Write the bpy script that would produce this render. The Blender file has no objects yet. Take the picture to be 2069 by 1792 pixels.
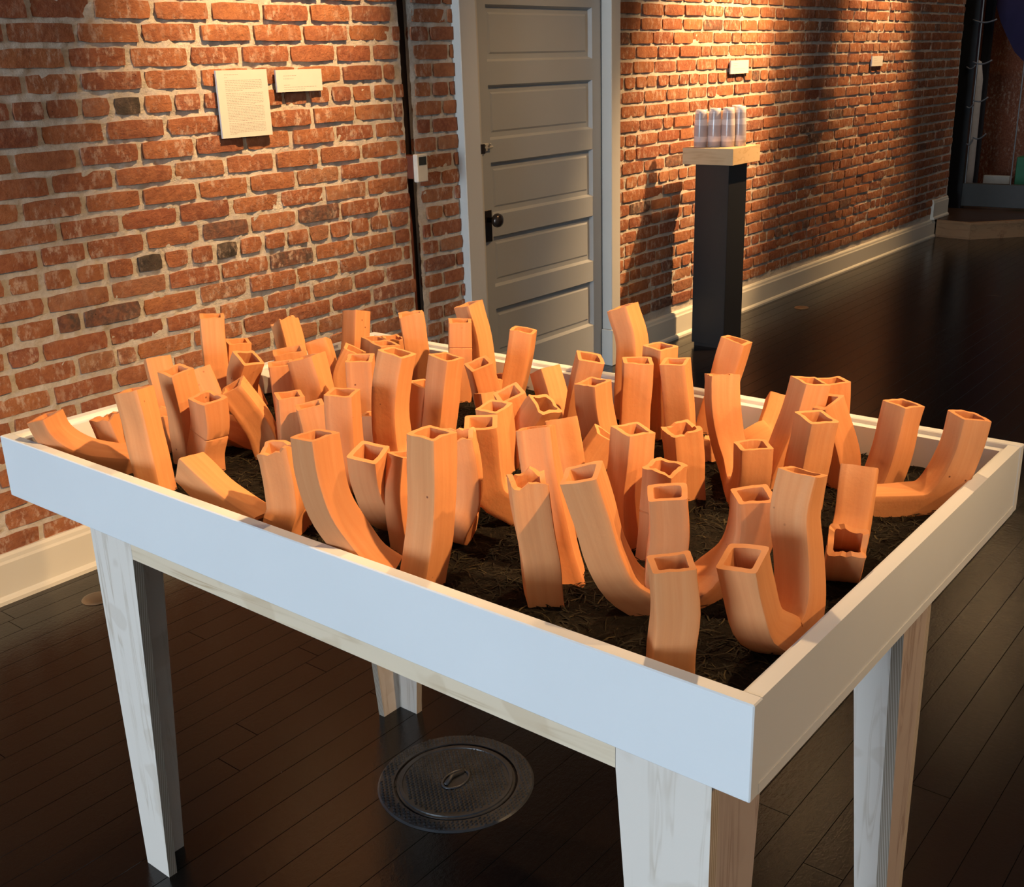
import bpy, bmesh, math, random
from mathutils import Vector, Matrix, noise
random.seed(11)
scene = bpy.context.scene
# ------------------------------------------------------------------ camera
F_PX, YAW, PITCH, ROLL = 2198.6, 0.6878, 0.3341, 0.0333
CAM = Vector((0, 0, 1.5))
_f = Vector((math.cos(YAW)*math.cos(PITCH), math.sin(YAW)*math.cos(PITCH), -math.sin(PITCH)))
_r0 = Vector((math.sin(YAW), -math.cos(YAW), 0))
_d0 = _f.cross(_r0)
_r = math.cos(ROLL)*_r0 + math.sin(ROLL)*_d0
_d = -math.sin(ROLL)*_r0 + math.cos(ROLL)*_d0
cam_data = bpy.data.cameras.new('camera')
cam_data.sensor_fit = 'HORIZONTAL'; cam_data.sensor_width = 36.0
cam_data.lens = F_PX/2069*36.0
cam_data.clip_start = 0.05
cam = bpy.data.objects.new('camera', cam_data)
scene.collection.objects.link(cam)
m = Matrix.Identity(4)
for i in range(3):
    m[i][0] = _r[i]; m[i][1] = -_d[i]; m[i][2] = -_f[i]; m[i][3] = CAM[i]
cam.matrix_world = m
scene.camera = cam
def ray(px):
    return _r*((px[0]-1034.5)/F_PX) + _d*((px[1]-896.0)/F_PX) + _f
def hit(px, axis, val):
    d = ray(px)
    return CAM + d*((val-CAM[axis])/d[axis])
# ------------------------------------------------------------------ world and lights
world = bpy.data.worlds.new('world'); scene.world = world
world.use_nodes = True
bg = world.node_tree.nodes['Background']
bg.inputs[0].default_value = (0.70, 0.86, 1.0, 1); bg.inputs[1].default_value = 30.0
scene.view_settings.view_transform = 'Standard'
scene.view_settings.look = 'None'
scene.view_settings.gamma = 1.0
scene.view_settings.use_curve_mapping = False
scene.view_settings.exposure = 0.0
WARM = (1.0, 0.615, 0.28)
def spot(name, loc, target, power, cone, blend=0.6, radius=0.05, color=WARM):
    l = bpy.data.lights.new(name, 'SPOT')
    l.energy = power; l.color = color; l.spot_size = math.radians(cone); l.spot_blend = blend
    l.shadow_soft_size = radius
    o = bpy.data.objects.new(name, l); scene.collection.objects.link(o)
    o.location = loc
    o.rotation_euler = (Vector(target)-Vector(loc)).to_track_quat('-Z', 'Y').to_euler()
    return o
spot('track_lamp_label', (2.7, 2.0, 3.4), (2.55, 3.12, 1.6), 760, 38, 1.0, 0.04)
spot('track_lamp_table', (1.3, -0.9, 3.3), (1.42, 1.5, 0.9), 840, 38, 1.0, 0.035)
spot('track_lamp_tray', (2.9, 1.7, 3.3), (1.25, 0.75, 0.9), 230, 60, 1.0, 0.04)
spot('added_fill_room', (2.6, -2.4, 3.3), (1.8, 0.9, 0.7), 330, 56, 1.0, 0.06)  # added fill, warms the room-facing sides of tray and legs
spot('track_lamp_pedestal', (6.55, 1.4, 3.6), (5.6, 3.05, 1.22), 1500, 36, 0.85, 0.04)
spot('added_fill_door', (4.0, 0.9, 3.5), (4.1, 3.1, 0.9), 170, 40, 1.0, 0.05)  # added fill, stands in for the ambient light on the door
spot('track_lamp_wall', (6.0, 2.2, 3.3), (5.9, 3.12, 2.0), 420, 62, 1.0, 0.05)
spot('track_lamp_far', (8.1, 2.3, 3.3), (8.0, 3.12, 1.6), 560, 48, 1.0, 0.05)
spot('added_glint_flood', (6.5, 2.66, 3.5), (6.3, 2.5, 0), 14, 150, 0.6, 0.05)  # wide flood added to make warm glints on the floor
spot('added_glint_flood', (9.6, 2.36, 3.5), (9.2, 2.2, 0), 22, 150, 0.6, 0.05)  # second flood added for the floor glints
spot('added_fill_alcove', (9.9, 1.6, 3.3), (10.8, 2.8, 0.6), 60, 60, 1.0, 0.08, (1.0, 0.85, 0.7))  # added fill to brighten the alcove and its fabric column
# window portal (the opening of the street window, behind the photographer)
WX, WY0, WY1, WZ0, WZ1 = -9.0, 0.05, 2.95, 0.3, 3.4
pl = bpy.data.lights.new('window_portal', 'AREA'); pl.shape = 'RECTANGLE'
pl.size = WZ1-WZ0; pl.size_y = WY1-WY0
pl.cycles.is_portal = True
po = bpy.data.objects.new('window_portal', pl); scene.collection.objects.link(po)
po.location = (WX-0.05, (WY0+WY1)/2, (WZ0+WZ1)/2); po.rotation_euler = (0, -math.pi/2, 0)

# ------------------------------------------------------------------ helpers
COL = scene.collection
MATS = {}
def tag(o, label=None, cat=None, group=None, kind=None):
    if label: o['label'] = label
    if cat: o['category'] = cat
    if group: o['group'] = group
    if kind: o['kind'] = kind
    return o
def empty(name, loc=(0, 0, 0)):
    o = bpy.data.objects.new(name, None); o.empty_display_size = 0.05
    COL.objects.link(o); o.location = loc
    return o
def link_mesh(name, me, mat=None, parent=None, smooth=False):
    o = bpy.data.objects.new(name, me); COL.objects.link(o)
    if mat and not me.materials: me.materials.append(mat)
    if parent:
        o.parent = parent
        o.matrix_parent_inverse = Matrix.Translation(parent.location).inverted()
    if smooth: me.shade_smooth()
    return o
def obj(name, bm, mat=None, parent=None, smooth=False):
    bmesh.ops.recalc_face_normals(bm, faces=bm.faces[:])
    me = bpy.data.meshes.new(name); bm.to_mesh(me); bm.free()
    return link_mesh(name, me, mat, parent, smooth)
def box(bm, x0, x1, y0, y1, z0, z1, bev=0.0, seg=1):
    vs = [bm.verts.new((x, y, z)) for x in (x0, x1) for y in (y0, y1) for z in (z0, z1)]
    fs = [bm.faces.new([vs[i] for i in q]) for q in
          ((0, 1, 3, 2), (4, 6, 7, 5), (0, 4, 5, 1), (2, 3, 7, 6), (0, 2, 6, 4), (1, 5, 7, 3))]
    if bev > 0:
        es = list({e for f in fs for e in f.edges})
        bmesh.ops.bevel(bm, geom=es, offset=bev, segments=seg, affect='EDGES', clamp_overlap=True)
def boxobj(name, x0, x1, y0, y1, z0, z1, mat, parent=None, bev=0.0, seg=1):
    bm = bmesh.new(); box(bm, x0, x1, y0, y1, z0, z1, bev, seg)
    return obj(name, bm, mat, parent)
def prism(bm, pts, axis, a0, a1):
    """extrude a polygon (list of 2D points in the other two axes, in axis order) from a0 to a1"""
    def mk(p, a):
        l = [p[0], p[1]]; l.insert(axis, a); return bm.verts.new(l)
    A = [mk(p, a0) for p in pts]; B = [mk(p, a1) for p in pts]
    n = len(pts)
    bm.faces.new(A); bm.faces.new(B[::-1])
    for i in range(n): bm.faces.new((A[i], B[i], B[(i+1) % n], A[(i+1) % n]))
def lathe(bm, prof, n=32, c=(0, 0, 0)):
    rings = []
    for r, z in prof:
        if r < 1e-6: rings.append([bm.verts.new((c[0], c[1], c[2]+z))])
        else: rings.append([bm.verts.new((c[0]+r*math.cos(2*math.pi*k/n), c[1]+r*math.sin(2*math.pi*k/n), c[2]+z)) for k in range(n)])
    for a, b in zip(rings, rings[1:]):
        for k in range(n):
            q = [a[k % len(a)], a[(k+1) % len(a)], b[(k+1) % len(b)], b[k % len(b)]]
            q = list(dict.fromkeys(q))
            if len(q) > 2: bm.faces.new(q)
def tube(bm, pts, r, n=8):
    rings = []
    for i, p in enumerate(pts):
        p = Vector(p)
        t = (Vector(pts[min(i+1, len(pts)-1)])-Vector(pts[max(i-1, 0)])).normalized()
        a = t.orthogonal().normalized() if i == 0 else (rings_a - t*rings_a.dot(t)).normalized()
        rings_a = a; b = t.cross(a)
        rings.append([bm.verts.new(p+r*(a*math.cos(2*math.pi*k/n)+b*math.sin(2*math.pi*k/n))) for k in range(n)])
    for A, B in zip(rings, rings[1:]):
        for k in range(n): bm.faces.new((A[k], A[(k+1) % n], B[(k+1) % n], B[k]))
    bm.faces.new(rings[0][::-1]); bm.faces.new(rings[-1])

class NT:
    """small node-tree helper"""
    def __init__(self, name):
        self.m = bpy.data.materials.new(name); self.m.use_nodes = True
        self.t = self.m.node_tree; self.n = self.t.nodes; self.b = self.n['Principled BSDF']
    def node(self, typ, **kw):
        nd = self.n.new(typ)
        for k, v in kw.items():
            if k.startswith('i_'):
                key = k[2:]; nd.inputs[int(key) if key.isdigit() else key.replace('_', ' ')].default_value = v
            else: setattr(nd, k, v)
        return nd
    def link(self, a, b): self.t.links.new(a, b)
    def coord(self, out='Object', scale=(1, 1, 1), world=False):
        if world: src = self.node('ShaderNodeNewGeometry').outputs['Position']
        else: src = self.node('ShaderNodeTexCoord').outputs[out]
        mp = self.node('ShaderNodeMapping'); mp.inputs['Scale'].default_value = scale
        self.link(src, mp.inputs[0]); return mp.outputs[0]
    def noise(self, vec, scale, detail=4, rough=0.55):
        nd = self.node('ShaderNodeTexNoise'); nd.inputs['Scale'].default_value = scale
        nd.inputs['Detail'].default_value = detail; nd.inputs['Roughness'].default_value = rough
        if vec is not None: self.link(vec, nd.inputs['Vector'])
        return nd.outputs['Fac']
    def ramp(self, fac, stops, interp='LINEAR'):
        nd = self.node('ShaderNodeValToRGB'); cr = nd.color_ramp; cr.interpolation = interp
        while len(cr.elements) < len(stops): cr.elements.new(0.5)
        for e, (p, c) in zip(cr.elements, stops):
            e.position = p; e.color = (c, c, c, 1) if isinstance(c, (int, float)) else (*c, 1)
        self.link(fac, nd.inputs[0]); return nd.outputs[0]
    def mix(self, fac, a, b, mode='MIX'):
        nd = self.node('ShaderNodeMix', data_type='RGBA', blend_type=mode)
        for s, v in ((nd.inputs[0], fac), (nd.inputs[6], a), (nd.inputs[7], b)):
            if isinstance(v, (int, float)): s.default_value = v
            elif isinstance(v, tuple): s.default_value = (*v, 1)
            else: self.link(v, s)
        return nd.outputs[2]
    def bump(self, h, strength=0.3, dist=0.01, prev=None):
        nd = self.node('ShaderNodeBump'); nd.inputs['Strength'].default_value = strength
        nd.inputs['Distance'].default_value = dist
        self.link(h, nd.inputs['Height'])
        if prev is not None: self.link(prev, nd.inputs['Normal'])
        self.link(nd.outputs[0], self.b.inputs['Normal']); return nd.outputs[0]
    def color(self, c):
        if isinstance(c, tuple): self.b.inputs['Base Color'].default_value = (*c, 1)
        else: self.link(c, self.b.inputs['Base Color'])
    def rough(self, r):
        if isinstance(r, (int, float)): self.b.inputs['Roughness'].default_value = r
        else: self.link(r, self.b.inputs['Roughness'])
    def spec(self, s): self.b.inputs['Specular IOR Level'].default_value = s
def simple(name, col, rough=0.5, spec=0.5, metal=0.0, var=0.06, scale=25.0):
    t = NT(name)
    nz = t.noise(t.coord('Object'), scale, 3)
    dark = tuple(c*(1-var) for c in col); lite = tuple(min(1, c*(1+var)) for c in col)
    t.color(t.ramp(nz, [(0.3, dark), (0.7, lite)])); t.rough(rough); t.spec(spec)
    t.b.inputs['Metallic'].default_value = metal
    return t.m

# ------------------------------------------------------------------ materials
def mat_brick(name, use_random=True, dark=False):
    t = NT(name)
    w = t.coord(world=True)
    info = t.node('ShaderNodeObjectInfo')
    if use_random: rnd = info.outputs['Random']
    else:
        at = t.node('ShaderNodeAttribute'); at.attribute_name = 'rnd'; rnd = at.outputs['Fac']
    base = t.ramp(rnd, [(0.0, (0.21, 0.07, 0.042)), (0.2, (0.33, 0.125, 0.06)), (0.42, (0.40, 0.16, 0.068)), (0.62, (0.28, 0.092, 0.05)),
                        (0.8, (0.38, 0.15, 0.065)), (0.93, (0.33, 0.165, 0.09)), (0.965, (0.30, 0.105, 0.06)), (0.985, (0.10, 0.075, 0.065)), (1.0, (0.10, 0.075, 0.065))])
    if dark: base = t.ramp(t.noise(w, 30, 4), [(0.35, (0.04, 0.034, 0.03)), (0.65, (0.12, 0.085, 0.065))])
    n1 = t.noise(w, 18, 5, 0.6)
    c = t.mix(t.ramp(n1, [(0.35, 0.0), (0.70, 0.65)]), base, (0.05, 0.04, 0.035) if dark else (0.20, 0.065, 0.038))
    n2 = t.noise(w, 60, 4, 0.6)
    c = t.mix(t.ramp(n2, [(0.35, 0.30), (0.6, 0.0)]), c, (0.20, 0.15, 0.11) if dark else (0.52, 0.22, 0.11))
    # lime smears and mortar left on the faces
    smear = t.noise(t.coord(world=True, scale=(1.6, 1.6, 0.8)), 26, 6, 0.72)
    big = t.noise(w, 4.2, 2)
    f = t.mix(1.0, t.ramp(smear, [(0.51, 0.0), (0.63, 0.8)]), t.ramp(big, [(0.38, 0.0), (0.60, 1.0)]), 'MULTIPLY')
    c = t.mix(f, c, (0.58, 0.42, 0.32))
    vor = t.node('ShaderNodeTexVoronoi'); vor.inputs['Scale'].default_value = 55; t.link(w, vor.inputs['Vector'])
    pit = t.ramp(vor.outputs['Distance'], [(0.06, 1.0), (0.12, 0.0)])
    pm = t.mix(1.0, pit, t.ramp(t.noise(w, 16, 2), [(0.55, 0.0), (0.62, 1.0)]), 'MULTIPLY')
    c = t.mix(pm, c, (0.05, 0.022, 0.015))
    t.color(c); t.rough(0.9); t.spec(0.15)
    b1 = t.bump(t.noise(w, 38, 7, 0.7), 0.75, 0.010)
    t.bump(t.noise(w, 170, 3, 0.6), 0.4, 0.003, b1)
    return t.m
def mat_mortar():
    t = NT('mortar'); w = t.coord(world=True)
    n = t.noise(w, 70, 6, 0.7); n2 = t.noise(w, 7, 3)
    c = t.ramp(n, [(0.22, (0.28, 0.24, 0.20)), (0.38, (0.58, 0.52, 0.45)), (0.75, (0.74, 0.68, 0.60))])
    c = t.mix(t.ramp(n2, [(0.4, 0.0), (0.7, 0.35)]), c, (0.32, 0.25, 0.20))
    t.color(c); t.rough(0.95); t.spec(0.1)
    b1 = t.bump(t.noise(w, 100, 6, 0.75), 0.7, 0.010)
    return t.m
def mat_terracotta():
    t = NT('terracotta'); w = t.coord(world=True)
    info = t.node('ShaderNodeObjectInfo')
    base = t.ramp(info.outputs['Random'], [(0.0, (0.58, 0.235, 0.095)), (0.5, (0.64, 0.275, 0.11)), (1.0, (0.69, 0.30, 0.12))])
    uv = t.coord('UV', scale=(9, 1.1, 1))
    st = t.noise(uv, 3.0, 5, 0.6)
    c = t.mix(t.ramp(st, [(0.38, 0.0), (0.75, 0.45)]), base, (0.54, 0.185, 0.065))
    uv2 = t.coord('UV', scale=(7, 2.2, 1))
    bl = t.noise(uv2, 2.0, 3, 0.5)
    c = t.mix(t.ramp(bl, [(0.55, 0.0), (0.75, 0.4)]), c, (0.74, 0.38, 0.18))
    vor = t.node('ShaderNodeTexVoronoi'); vor.inputs['Scale'].default_value = 42; t.link(w, vor.inputs['Vector'])
    pit = t.ramp(vor.outputs['Distance'], [(0.045, 1.0), (0.09, 0.0)])
    pm = t.mix(1.0, pit, t.ramp(t.noise(w, 13, 2), [(0.57, 0.0), (0.62, 1.0)]), 'MULTIPLY')
    c = t.mix(pm, c, (0.20, 0.06, 0.03))
    t.color(c); t.rough(0.82); t.spec(0.25)
    b1 = t.bump(st, 0.05, 0.003)
    t.bump(t.noise(w, 38, 4, 0.6), 0.22, 0.004, b1)
    return t.m
def mat_floorboard():
    t = NT('dark_stained_floorboard'); w = t.coord(world=True)
    info = t.node('ShaderNodeObjectInfo')
    base = t.ramp(info.outputs['Random'], [(0.0, (0.006, 0.0042, 0.0036)), (1.0, (0.0082, 0.0055, 0.0045))])
    g = t.noise(t.coord(world=True, scale=(1.2, 22, 1)), 9, 5, 0.6)
    c = t.mix(t.ramp(g, [(0.35, 0.0), (0.8, 0.5)]), base, (0.012, 0.0075, 0.0058))
    sc = t.noise(t.coord(world=True, scale=(0.7, 60, 1)), 6, 3, 0.7)
    c = t.mix(t.ramp(sc, [(0.76, 0.0), (0.82, 0.3)]), c, (0.08, 0.055, 0.04))
    vor = t.node('ShaderNodeTexVoronoi'); vor.inputs['Scale'].default_value = 9; t.link(w, vor.inputs['Vector'])
    c = t.mix(t.ramp(vor.outputs['Distance'], [(0.009, 0.8), (0.013, 0.0)]), c, (0.30, 0.26, 0.2))
    t.color(c)
    rn = t.noise(w, 85, 5, 0.65)
    t.rough(t.ramp(rn, [(0.3, 0.08), (0.75, 0.17)])); t.spec(0.5)
    b1 = t.bump(g, 0.06, 0.003)
    t.bump(t.noise(w, 75, 5, 0.7), 0.16, 0.004, b1)
    return t.m
def mat_paint(name, col, rough=0.45, bumps=0.04):
    t = NT(name); w = t.coord(world=True)
    n = t.noise(w, 3.0, 3)
    t.color(t.ramp(n, [(0.3, tuple(c*0.96 for c in col)), (0.7, col)])); t.rough(rough); t.spec(0.4)
    t.bump(t.noise(w, 220, 3), bumps, 0.001)
    return t.m
def mat_ply(name, col, dark, horizontal=False, stain=0.5):
    t = NT(name)
    sc = (4, 0.35, 7) if horizontal else (9, 9, 0.55)
    v = t.coord(world=True, scale=sc)
    n = t.noise(v, 2.2, 3, 0.5)
    wv = t.node('ShaderNodeMath', operation='SINE')
    mu = t.node('ShaderNodeMath', operation='MULTIPLY'); mu.inputs[1].default_value = 34.0
    t.link(n, mu.inputs[0]); t.link(mu.outputs[0], wv.inputs[0])
    g = t.ramp(wv.outputs[0], [(0.0, 0.0), (0.6, 0.1), (0.93, 1.0), (1.0, 0.2)])
    st = t.noise(t.coord(world=True), 9, 2, 0.4)
    fac = t.mix(1.0, g, t.ramp(st, [(0.35, 0.15), (0.7, 1.0)]), 'MULTIPLY')
    c = t.mix(fac, col, dark)
    c = t.mix(t.ramp(t.noise(t.coord(world=True), 13, 2, 0.3), [(0.60, 0.0), (0.64, stain*0.6)]), c, dark)
    t.color(c); t.rough(0.6); t.spec(0.3)
    return t.m
def mat_plyedge():
    t = NT('plywood_edge')
    v = t.coord('Object')
    sep = t.node('ShaderNodeSeparateXYZ'); t.link(v, sep.inputs[0])
    ad = t.node('ShaderNodeMath', operation='ADD'); t.link(sep.outputs[0], ad.inputs[0]); t.link(sep.outputs[1], ad.inputs[1])
    mu = t.node('ShaderNodeMath', operation='MULTIPLY'); mu.inputs[1].default_value = 1500.0
    t.link(ad.outputs[0], mu.inputs[0])
    si = t.node('ShaderNodeMath', operation='SINE'); t.link(mu.outputs[0], si.inputs[0])
    t.color(t.ramp(si.outputs[0], [(0.3, (0.36, 0.30, 0.24)), (0.6, (0.58, 0.52, 0.44))])); t.rough(0.8)
    return t.m
def mat_soil():
    t = NT('dark_soil'); w = t.coord(world=True)
    n = t.noise(w, 90, 6, 0.7)
    t.color(t.ramp(n, [(0.3, (0.005, 0.004, 0.003)), (0.6, (0.016, 0.012, 0.008)), (0.85, (0.04, 0.03, 0.018))])); t.rough(0.95); t.spec(0.15)
    t.bump(n, 1.0, 0.01)
    return t.m
def mat_straw():
    t = NT('dry_straw')
    at = t.node('ShaderNodeAttribute'); at.attribute_name = 'rnd'
    t.color(t.ramp(at.outputs['Fac'], [(0.0, (0.006, 0.005, 0.003)), (0.5, (0.013, 0.010, 0.005)), (0.85, (0.028, 0.022, 0.010)), (1.0, (0.065, 0.05, 0.022))])); t.rough(0.8); t.spec(0.2)
    return t.m
M_BRICK = mat_brick('brick'); M_BRICKF = mat_brick('brick_far', False)
M_MORTAR = mat_mortar(); M_TERRA = mat_terracotta(); M_FLOOR = mat_floorboard()
M_TRIM = mat_paint('white_trim_paint', (0.74, 0.70, 0.60), 0.35)
M_DOOR = mat_paint('grey_door_paint', (0.42, 0.43, 0.435), 0.35)
M_CASING = mat_paint('casing_paint', (0.60, 0.58, 0.54), 0.4)
M_TRAY = mat_paint('white_tray_paint', (0.74, 0.77, 0.80), 0.35, 0.02)
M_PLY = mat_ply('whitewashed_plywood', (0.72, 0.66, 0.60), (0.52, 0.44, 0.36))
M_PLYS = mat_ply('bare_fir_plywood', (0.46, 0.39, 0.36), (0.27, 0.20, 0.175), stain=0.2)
M_APRON = mat_ply('apron_plywood', (0.72, 0.60, 0.45), (0.50, 0.36, 0.22), True)
M_EDGE = mat_plyedge()
M_SOIL = mat_soil(); M_STRAW = mat_straw()
M_WALL = mat_paint('plain_wall_paint', (0.66, 0.62, 0.56), 0.8)
M_CEIL = mat_paint('ceiling_paint', (0.66, 0.63, 0.58), 0.9)
M_BLACK = simple('black_paint', (0.012, 0.012, 0.014), 0.35)
M_IRON = simple('black_iron', (0.030, 0.033, 0.040), 0.36, 0.5, 0.0, 0.3)
M_BRONZE = simple('dark_bronze', (0.05, 0.035, 0.028), 0.25, 0.6, 0.6)
M_PAPER = simple('white_card', (0.64, 0.61, 0.56), 0.7, 0.2, 0, 0.02)
M_INK = simple('grey_ink', (0.26, 0.22, 0.19), 0.8, 0.1)
M_COPPER = simple('red_brown_conduit', (0.16, 0.045, 0.025), 0.45, 0.4)
M_WOOD = mat_ply('pale_wood', (0.60, 0.42, 0.24), (0.45, 0.28, 0.14), True, 0.1)
M_STAGE = mat_ply('oak_step', (0.34, 0.19, 0.095), (0.20, 0.10, 0.05), True, 0.3)
M_STAGETOP = simple('stage_boards', (0.055, 0.028, 0.016), 0.35)

# ------------------------------------------------------------------ room shell
YW = 3.124; YB = 3.1036
def struct(o): o['kind'] = 'structure'; return o
RX0, RX1, RY0, ZC = -9.0, 13.5, -4.5, 3.7
# floor: sub floor + planks
floor = struct(boxobj('floor', RX0, RX1, RY0, 4.6, -0.06, -0.018, M_BLACK))
PW = 0.082; PY0 = 0.442
rows = []
for k in range(-24, 33):
    rows.append(PY0+k*PW)
plank_me = []
def plank_mesh(ln):
    bm = bmesh.new(); box(bm, 0, ln, 0.0004, PW-0.0004, -0.018, 0.0, 0.0006)
    bmesh.ops.recalc_face_normals(bm, faces=bm.faces[:])
    me = bpy.data.meshes.new('plank'); bm.to_mesh(me); bm.free(); me.materials.append(M_FLOOR); return me
PL = {ln: plank_mesh(ln-0.0012) for ln in (1.2, 1.8, 2.4, 3.0, 3.6)}
bmrest = bmesh.new()
nplank = 0
rp = random.Random(5)
for y in rows:
    x = RX0-rp.uniform(0.0, 2.0)
    while x < 13.4:
        ln = rp.choice(list(PL))
        seen = (x+ln > 0.2 and x < 10 and y > -1.4 and y < 3.1)
        if x < RX0: ln_c = None
        x0, x1 = max(x, RX0), min(x+ln, 13.4)
        if seen and x0 == x and x1 == x+ln and nplank < 300 and not (y > 2.99):
            o = link_mesh('plank', PL[ln], None, floor); o.location = (x, y, 0); nplank += 1
        else:
            box(bmrest, x0, x1-0.0012, y+0.0008, min(y+PW-0.0008, YB+0.05), -0.018, 0.0)
        x += ln
o = obj('outer_planks', bmrest, M_FLOOR, floor); o['kind'] = 'stuff'

# back shell (behind and beside the photographer) and ceiling
struct(boxobj('ceiling', RX0-0.1, RX1, RY0, 4.6, ZC, ZC+0.1, M_CEIL))
struct(boxobj('wall_street', RX0, RX1, RY0-0.1, RY0, -0.06, ZC, M_WALL))
bm = bmesh.new()   # window wall with an opening
box(bm, WX-0.1, WX, RY0, WY0, -0.06, ZC); box(bm, WX-0.1, WX, WY1, 4.6, -0.06, ZC)
box(bm, WX-0.1, WX, WY0, WY1, -0.06, WZ0); box(bm, WX-0.1, WX, WY0, WY1, WZ1, ZC)
struct(obj('wall_front', bm, M_WALL))
win = boxobj('window_1', WX-0.09, WX-0.03, WY0, WY0+0.05, WZ0, WZ1, M_TRIM); struct(win)
for y in (WY0+0.92, WY0+1.85, WY1-0.05): boxobj('mullion', WX-0.09, WX-0.03, y, y+0.05, WZ0, WZ1, M_TRIM, win)
for z in (WZ0, WZ1-0.06): boxobj('window_rail', WX-0.09, WX-0.03, WY0, WY1, z, z+0.06, M_TRIM, win)
struct(boxobj('wall_back', RX0, RX1, 4.6, 4.7, -0.06, ZC, M_WALL))
struct(boxobj('wall_end', RX1, RX1+0.1, RY0, 4.6, -0.06, ZC, M_WALL))

# ------------------------------------------------------------------ brick walls
K1, K2, K3, K4, K7 = (0, 0, .232), (440, 0, .24166), (0, 320, .232), (440, 320, .25133), (0, 560, .31818)
ROWS = [
 (0, [(K1, [(240, 75), (805, 75), (1325, 80), (1825, 80)]), (K2, [(365, 95), (757, 100), (1112, 115), (1455, 130), (1610, 130), (1910, 140)])]),
 (0, [(K1, [(40, 265), (660, 265), (1215, 265), (1725, 265)]), (K2, [(285, 270), (705, 270), (1090, 275), (1450, 280), (1765, 285)])]),
 (0, [(K1, [(570, 475), (1115, 470), (1645, 465)]), (K2, [(190, 440), (595, 440), (980, 440), (1290, 440), (1630, 440), (1930, 440)])]),
 (0, [(K1, [(200, 700), (690, 690), (1245, 680), (1735, 670)]), (K2, [(270, 620), (660, 615), (1035, 610), (1380, 605), (1485, 600), (1795, 600)])]),
 (1, [(K1, [(85, 930), (385, 920), (690, 910), (970, 900), (1245, 890), (1505, 875), (1760, 870)]), (K2, [(385, 820), (550, 810), (755, 805), (945, 790), (1120, 785), (1300, 780), (1475, 775), (1640, 770), (1790, 765), (1935, 760)])]),
 (0, [(K1, [(345, 1150), (915, 1120), (1435, 1080)]), (K2, [(425, 1000), (795, 975), (1145, 960), (1470, 940), (1590, 935), (1875, 920)])]),
 (0, [(K1, [(105, 1395), (680, 1350), (1215, 1310), (1700, 1260)]), (K2, [(225, 1190), (615, 1150), (985, 1130), (1315, 1110), (1630, 1090), (1790, 1070)])]),
 (0, [(K3, [(435, 230), (1000, 165), (1510, 110), (1965, 60)]), (K2, [(475, 1350), (850, 1310), (1200, 1280), (1520, 1250)])]),
 (0, [(K3, [(175, 460), (735, 410), (1235, 340), (1720, 265)]), (K4, [(250, 200), (630, 165), (985, 130), (1305, 95)])]),
 (0, [(K3, [(510, 640), (1055, 560), (1550, 480), (2015, 420)]), (K4, [(500, 330), (860, 295), (1200, 245)])]),
 (0, [(K3, [(345, 860), (750, 800), (1265, 720), (1750, 640)]), (K4, [(260, 525), (640, 470), (985, 420), (1300, 370)])]),
 (1, [(K3, [(60, 1130), (360, 1070), (650, 1020), (920, 960), (1180, 920), (1430, 880), (1655, 845), (1870, 800)]), (K4, [(170, 710), (365, 680), (555, 650), (735, 620), (900, 590), (1070, 560), (1225, 540), (1375, 510)])]),
 (0, [(K3, [(400, 1270), (960, 1155), (1465, 1060), (1920, 970)]), (K4, [(410, 830), (780, 775), (1110, 715), (1420, 660)])]),
 (0, [(K3, [(130, 1500), (485, 1430), (715, 1390), (1235, 1300), (1730, 1190)]), (K4, [(250, 1035), (635, 955), (980, 890), (1205, 845)])]),
 (0, [(K7, [(45, 560), (265, 490), (690, 390), (1050, 300)]), (K4, [(5, 1220), (390, 1150), (760, 1075), (1095, 1005), (1355, 950)])]),
 (0, [(K7, [(85, 670), (495, 570), (740, 520), (868, 480), (1225, 390)]), (K4, [(205, 1360), (567, 1260), (915, 1180), (1245, 1110)])]),
 (0, [(K7, [(335, 770), (730, 660)])]),
 (0, [(K7, [(75, 930), (380, 860), (495, 810)])]),
]
SLOT0, SLOT1 = 3.205, 3.255          # channel cut for the conduit
XC1, XC2 = 3.5117, 4.6799             # door casing outer edges
DOOR_L, DOOR_R = 3.60, 4.60
zrow = []
rowX = []
for hd, parts in ROWS:
    P = [hit((k[0]+k[2]*x, k[1]+k[2]*y), 1, YW) for k, l in parts for x, y in l]
    zrow.append(sum(q.z for q in P)/len(P)); rowX.append((hd, sorted(q.x for q in P)))
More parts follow.
